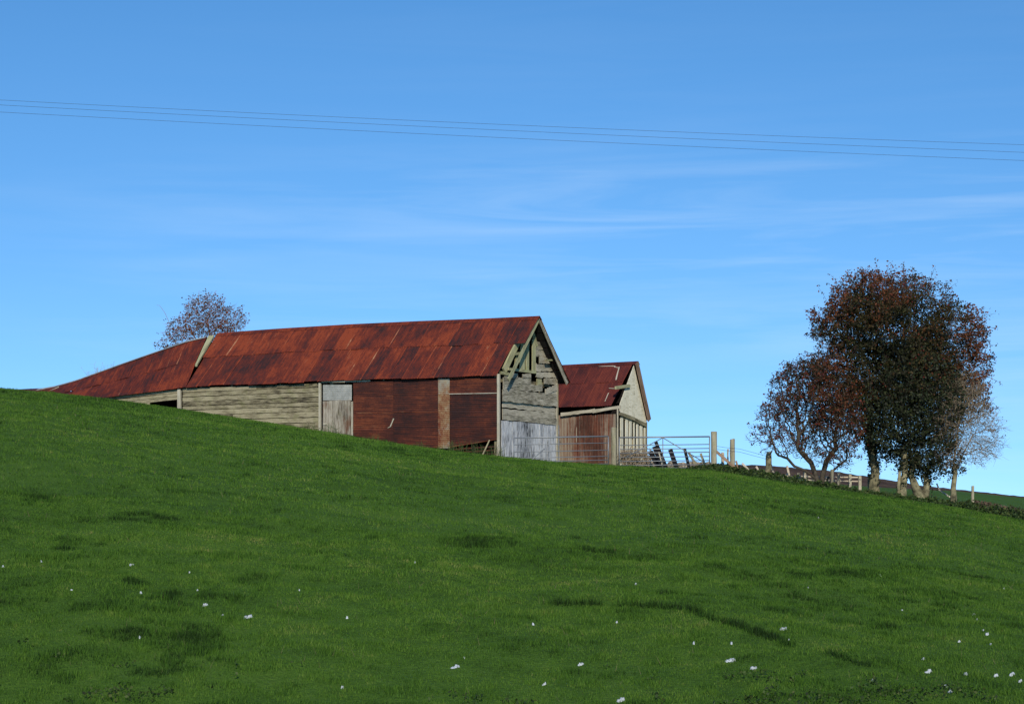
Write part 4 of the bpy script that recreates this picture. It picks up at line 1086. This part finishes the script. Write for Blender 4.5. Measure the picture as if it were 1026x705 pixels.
# ------------------------------------------------------------------ undergrowth along the fence line
pts = []
for i in range(34000):
    px = random.uniform(684, 1120); base = np.interp(px, [684, 715, 740, 800, 850, 900, 960, 1026, 1120], [65.1, 65.2, 65.0, 65.0, 65.6, 65.6, 65.2, 64.8, 64.6])
    dep = base+random.gauss(0, 1.5); 
    dens = (vnoise(px*.10, dep*.8, 15)*.6+vnoise(px*.33, dep*2, 16)*.6-.22)*1.5; hh = np.interp(px, [684, 705, 730, 800, 870, 940, 1000, 1120], [.02, .20, .30, .26, .14, .24, .36, .45])
    if random.random() > dens: continue
    hmax = hh*(.2+1.3*vnoise(px*.14, dep*1.2, 25)); x = (px-CX)/F*dep
    if abs(dep-base) > 1.6: hmax *= .45
    pts.append(Vector((x, dep, gz(x, dep)+random.random()**.8*hmax)))
ug = bpy.data.objects.new('tmp', None)
class _P: location = (0, 0, 0)
def free_leaves(name, pts, size, mat, tonefn=None):
    P = np.array([tuple(p) for p in pts]); n = len(P); s = size*np.random.uniform(.6, 1.4, n)[:, None]
    a = np.random.normal(size=(n, 3)); a /= np.linalg.norm(a, axis=1)[:, None]
    b = np.cross(a, np.random.normal(size=(n, 3))); b /= np.linalg.norm(b, axis=1)[:, None]
    Q = np.stack([P-a*s*.5, P+b*s*.35, P+a*s*.5, P-b*s*.35], 1)
    return tri_mesh(name, Q, np.random.random(n), mat, 4)
tag(free_leaves('undergrowth', pts, .10, M['weed']), kind='stuff')
pts = []
for i in range(1800):
    px = random.uniform(560, 1026) if i > 900 else random.uniform(250, 560)
    dep = (66.0+random.gauss(0, 1) if px > 700 else float(np.interp(px, [250, 330, 400, 500, 560], [69.2, 67.8, 66.2, 64.5, 64.8]))+random.gauss(0, .25)); x = (px-CX)/F*dep; pts.append((x, dep))
wd = MB()
for (x, dep) in pts:
    px = x/dep*F+CX; big = 1 if px > 700 else (.3+1.5*float(vnoise(px*.09, 0, 5))**2 if px < 505 else .35)
    z = gz(x, dep); h = random.uniform(.08, .38)*big; wd.tube([(x, dep, z-.02), (x+random.gauss(0, .05), dep+random.gauss(0, .04), z+h*.6), (x+random.gauss(0, .12), dep, z+h)], [.007, .005, .002], 3, random.random(), False)
tag(wd.build('weeds', M['weed']), kind='stuff')
tag(free_leaves('low_weeds', WEEDPTS, .034, M['weed']), kind='stuff')
# reddish bracken at the right end of the bank
pts = []
for i in range(1600):
    px = random.uniform(975, 1060); dep = random.gauss(66.9, .5); x = (px-CX)/F*dep; pts.append(Vector((x, dep, gz(x, dep)+random.random()*.45)))
tag(free_leaves('bracken', pts, .10, M['bare']), kind='stuff')

# ------------------------------------------------------------------ patches of old snow
snow = [(248, 619, 11, 3, 'largest lone snow scrap, left of the middle foreground'), (206, 607, 7, 3, 'ragged snow scrap up and left of the largest lone scrap'),
        (132, 567, 7, 1.6, 'thin streak of snow on the left slope, highest on that side'), (975.5, 616, 6, 4, 'topmost snow scrap of the broken line at right'), (979, 621, 5, 3.5, 'second snow scrap down the broken line at right'),
        (985, 632, 5, 3, 'third snow scrap down the broken line at right'), (989, 636, 8, 4.5, 'fourth and biggest scrap down the broken line at right'), (993, 646, 4, 2.5, 'small snow scrap ending the broken line at right'),
        (930, 674, 13, 5, 'wide snow patch in the lower right corner, left of the others'), (948, 688, 9, 3, 'narrow snow patch near the lower edge at right'), (952, 693, 8, 4, 'snow patch touching the lower edge at right'),
        (1014, 676, 12, 6, 'broad snow patch against the right edge of the field'), (1022, 683, 8, 5, 'snow patch at the very right edge of the field'), (998, 678, 9, 2.5, 'flat snow patch just left of the broad one at the right edge'),
        (968, 676, 8, 3, 'oval snow patch between the wide one and the right edge'), (925, 661, 6, 3, 'snow scrap above the wide lower right patch'), (961, 643, 5, 2, 'lone snow dot left of the end of the broken line'), (785, 631, 12, 2, 'long thin snow streak beside the dark shadow line'),
        (456, 669, 12, 3.5, 'low snow streak in the bottom middle of the field'), (582, 666, 9, 4, 'small bright snow scrap right of the low streak at bottom middle'), (545, 686, 7, 3.5, 'snow scrap lowest in the bottom middle'), (622, 702, 12, 3, 'snow scrap cut by the bottom edge'),
        (731, 663, 16, 1.8, 'longest thin streak of snow, below the dark shadow line'), (755, 670, 10, 1.6, 'second thin snow streak below the dark shadow line')]
tiny = [(3, 568), (25, 554), (41, 563), (72, 591), (53, 602), (190, 574), (141, 595), (142, 609), (223, 617), (198, 592), (88, 631), (140, 640), (300, 592), (322, 636), (348, 620), (416, 564), (420, 634), (534, 626), (618, 624), (622, 642), (637, 586),
        (695, 646), (738, 646), (733, 645), (790, 641), (830, 671), (882, 577), (904, 612), (919, 650), (874, 682), (465, 660), (642, 666), (820, 519), (810, 589), (660, 640), (343, 690), (1006, 590)]
tiny = [q for i, q in enumerate(tiny) if i % 3 != 1]
def snowpatch(px, py, w, h, label, group=None):
    c = ghit(px, py); k = c.y/F; rx = max(.02, w*.36*k); ry = min(max(.05, (h-1.6)*.5*k/.24), rx*1.6)
    m = MB(); n = 9; nl = 1 if w < 5 else (3 if w < 9 else 5); dx = 1
    for l in range(nl):
        f = (l+.5)/nl*2-1 if nl > 1 else 0; cx = c.x+rx*f*.75; cy = c.y+ry*f*.7*dx+random.uniform(-.15, .15)*ry; r = rx*(random.uniform(.34, .62) if nl > 1 else .8)
        rr = [1+random.uniform(-.45, .45) for _ in range(n)]; base = len(m.v); zt = random.uniform(.012, .030)
        m.v.append((cx, cy, gz(cx, cy)+zt))
        for j in (1, 2):
            for i in range(n):
                t = 2*math.pi*i/n; g = j/2*rr[i]; x = cx+r*g*math.cos(t); y = cy+min(r*1.1, ry)*g*math.sin(t)
                m.v.append((x, y, gz(x, y)+(zt*.95+random.uniform(-.01, .006) if j == 1 else -.004)))
        for i in range(n): m.idx((base, base+1+i, base+1+(i+1) % n), [(0, 0)]*3, .5)
        for i in range(n): m.idx((base+1+i, base+1+n+i, base+1+n+(i+1) % n, base+1+(i+1) % n), [(0, 0)]*4, .5)
    o = m.build('snow_patch', M['snow'], None, True, loc=c); return tag(o, label, 'snow', group)
for s in snow: snowpatch(*s, 'scraps of old snow in the pasture')
for (x, y) in tiny: snowpatch(x, y, random.uniform(1.6, 3.6), random.uniform(1.0, 1.8), 'tiny fleck of old snow lying in the pasture grass', 'tiny snow flecks')

# ------------------------------------------------------------------ light, sky, camera
SUN_EL, SUN_AZ = 28.0, -3.0           # azimuth measured to the left of straight behind the camera
sd = Vector((-math.sin(R(SUN_AZ))*math.cos(R(SUN_EL)), -math.cos(R(SUN_AZ))*math.cos(R(SUN_EL)), math.sin(R(SUN_EL))))
ld = bpy.data.lights.new('sun', 'SUN'); ld.energy = 4.1; ld.angle = R(.53); ld.color = (1, .90, .74)
lo = bpy.data.objects.new('sun', ld); C.objects.link(lo); lo.rotation_euler = (-sd).to_track_quat('-Z', 'Y').to_euler(); lo.location = (0, -20, 40)
w = bpy.data.worlds.new('World'); bpy.context.scene.world = w; w.use_nodes = True; t = w.node_tree
sky = t.nodes.new('ShaderNodeTexSky'); sky.sky_type = 'NISHITA'; sky.sun_disc = False; sky.sun_elevation = R(SUN_EL); sky.sun_rotation = R(180+SUN_AZ)
sky.air_density = 1.0; sky.dust_density = 0.1; sky.ozone_density = 3.0; sky.altitude = 300
va = N(t, 'ShaderNodeVectorMath', operation='ADD'); va.inputs[1].default_value = (0, 0, .15); t.links.new(N(t, 'ShaderNodeTexCoord').outputs['Generated'], va.inputs[0])
vn = N(t, 'ShaderNodeVectorMath', operation='NORMALIZE'); t.links.new(va.outputs[0], vn.inputs[0]); t.links.new(vn.outputs[0], sky.inputs[0])
bg = t.nodes['Background']; bg.inputs[1].default_value = .10
hs = N(t, 'ShaderNodeHueSaturation', i_Saturation=1.25, i_Value=1.62); t.links.new(sky.outputs[0], hs.inputs['Color'])
tc = N(t, 'ShaderNodeTexCoord').outputs['Generated']
mp = N(t, 'ShaderNodeMapping'); mp.inputs['Scale'].default_value = (2.2, 2.2, 30); mp.inputs['Rotation'].default_value = (0, R(-3), R(20)); mp.inputs['Location'].default_value = (.35, .2, .1)
t.links.new(tc, mp.inputs[0])
nz = noise(t, mp.outputs[0], 1.9, 6, .58, .5)
nz2 = noise(t, mapped(t, tc, (1, 1, 4)), 2.2, 2, .5)
cl = mathn(t, 'MULTIPLY', ramp(t, nz, [(.42, (0, 0, 0)), (.70, (.19, .19, .19))]), ramp(t, nz2, [(.36, (.15, .15, .15)), (.55, (1, 1, 1))]))
sp_ = N(t, 'ShaderNodeSeparateXYZ'); t.links.new(tc, sp_.inputs[0])
xm = N(t, 'ShaderNodeMapRange'); xm.inputs['From Min'].default_value = -.28; xm.inputs['From Max'].default_value = .05; xm.inputs['To Min'].default_value = .15; t.links.new(sp_.outputs[0], xm.inputs[0]); cl = mathn(t, 'MULTIPLY', cl, xm.outputs[0])
cl = mathn(t, 'MULTIPLY', cl, ramp(t, sp_.outputs[2], [(.0, (.9, .9, .9)), (.155, (1, 1, 1)), (.20, (.12, .12, .12)), (.30, (.1, .1, .1))]))
c = mix(t, cl, hs.outputs[0], (8.6, 10.0, 11.4)); t.links.new(c, bg.inputs[0])
cam = bpy.data.cameras.new('camera'); co = bpy.data.objects.new('camera', cam); C.objects.link(co)
co.location = (0, 0, 0); co.rotation_euler = (R(90), 0, 0); cam.sensor_width = 36; cam.lens = F/1026*36
cam.shift_y = (HY-352.5)/1026; cam.clip_end = 9000; cam.clip_start = .1
sc = bpy.context.scene; sc.camera = co
sc.view_settings.view_transform = 'Standard'; sc.view_settings.look = 'None'; sc.view_settings.gamma = 1; sc.view_settings.exposure = 0; sc.view_settings.use_curve_mapping = False
bpy.data.objects.remove(ug)
for o in bpy.data.objects:
    if '_org' in o: del o['_org']
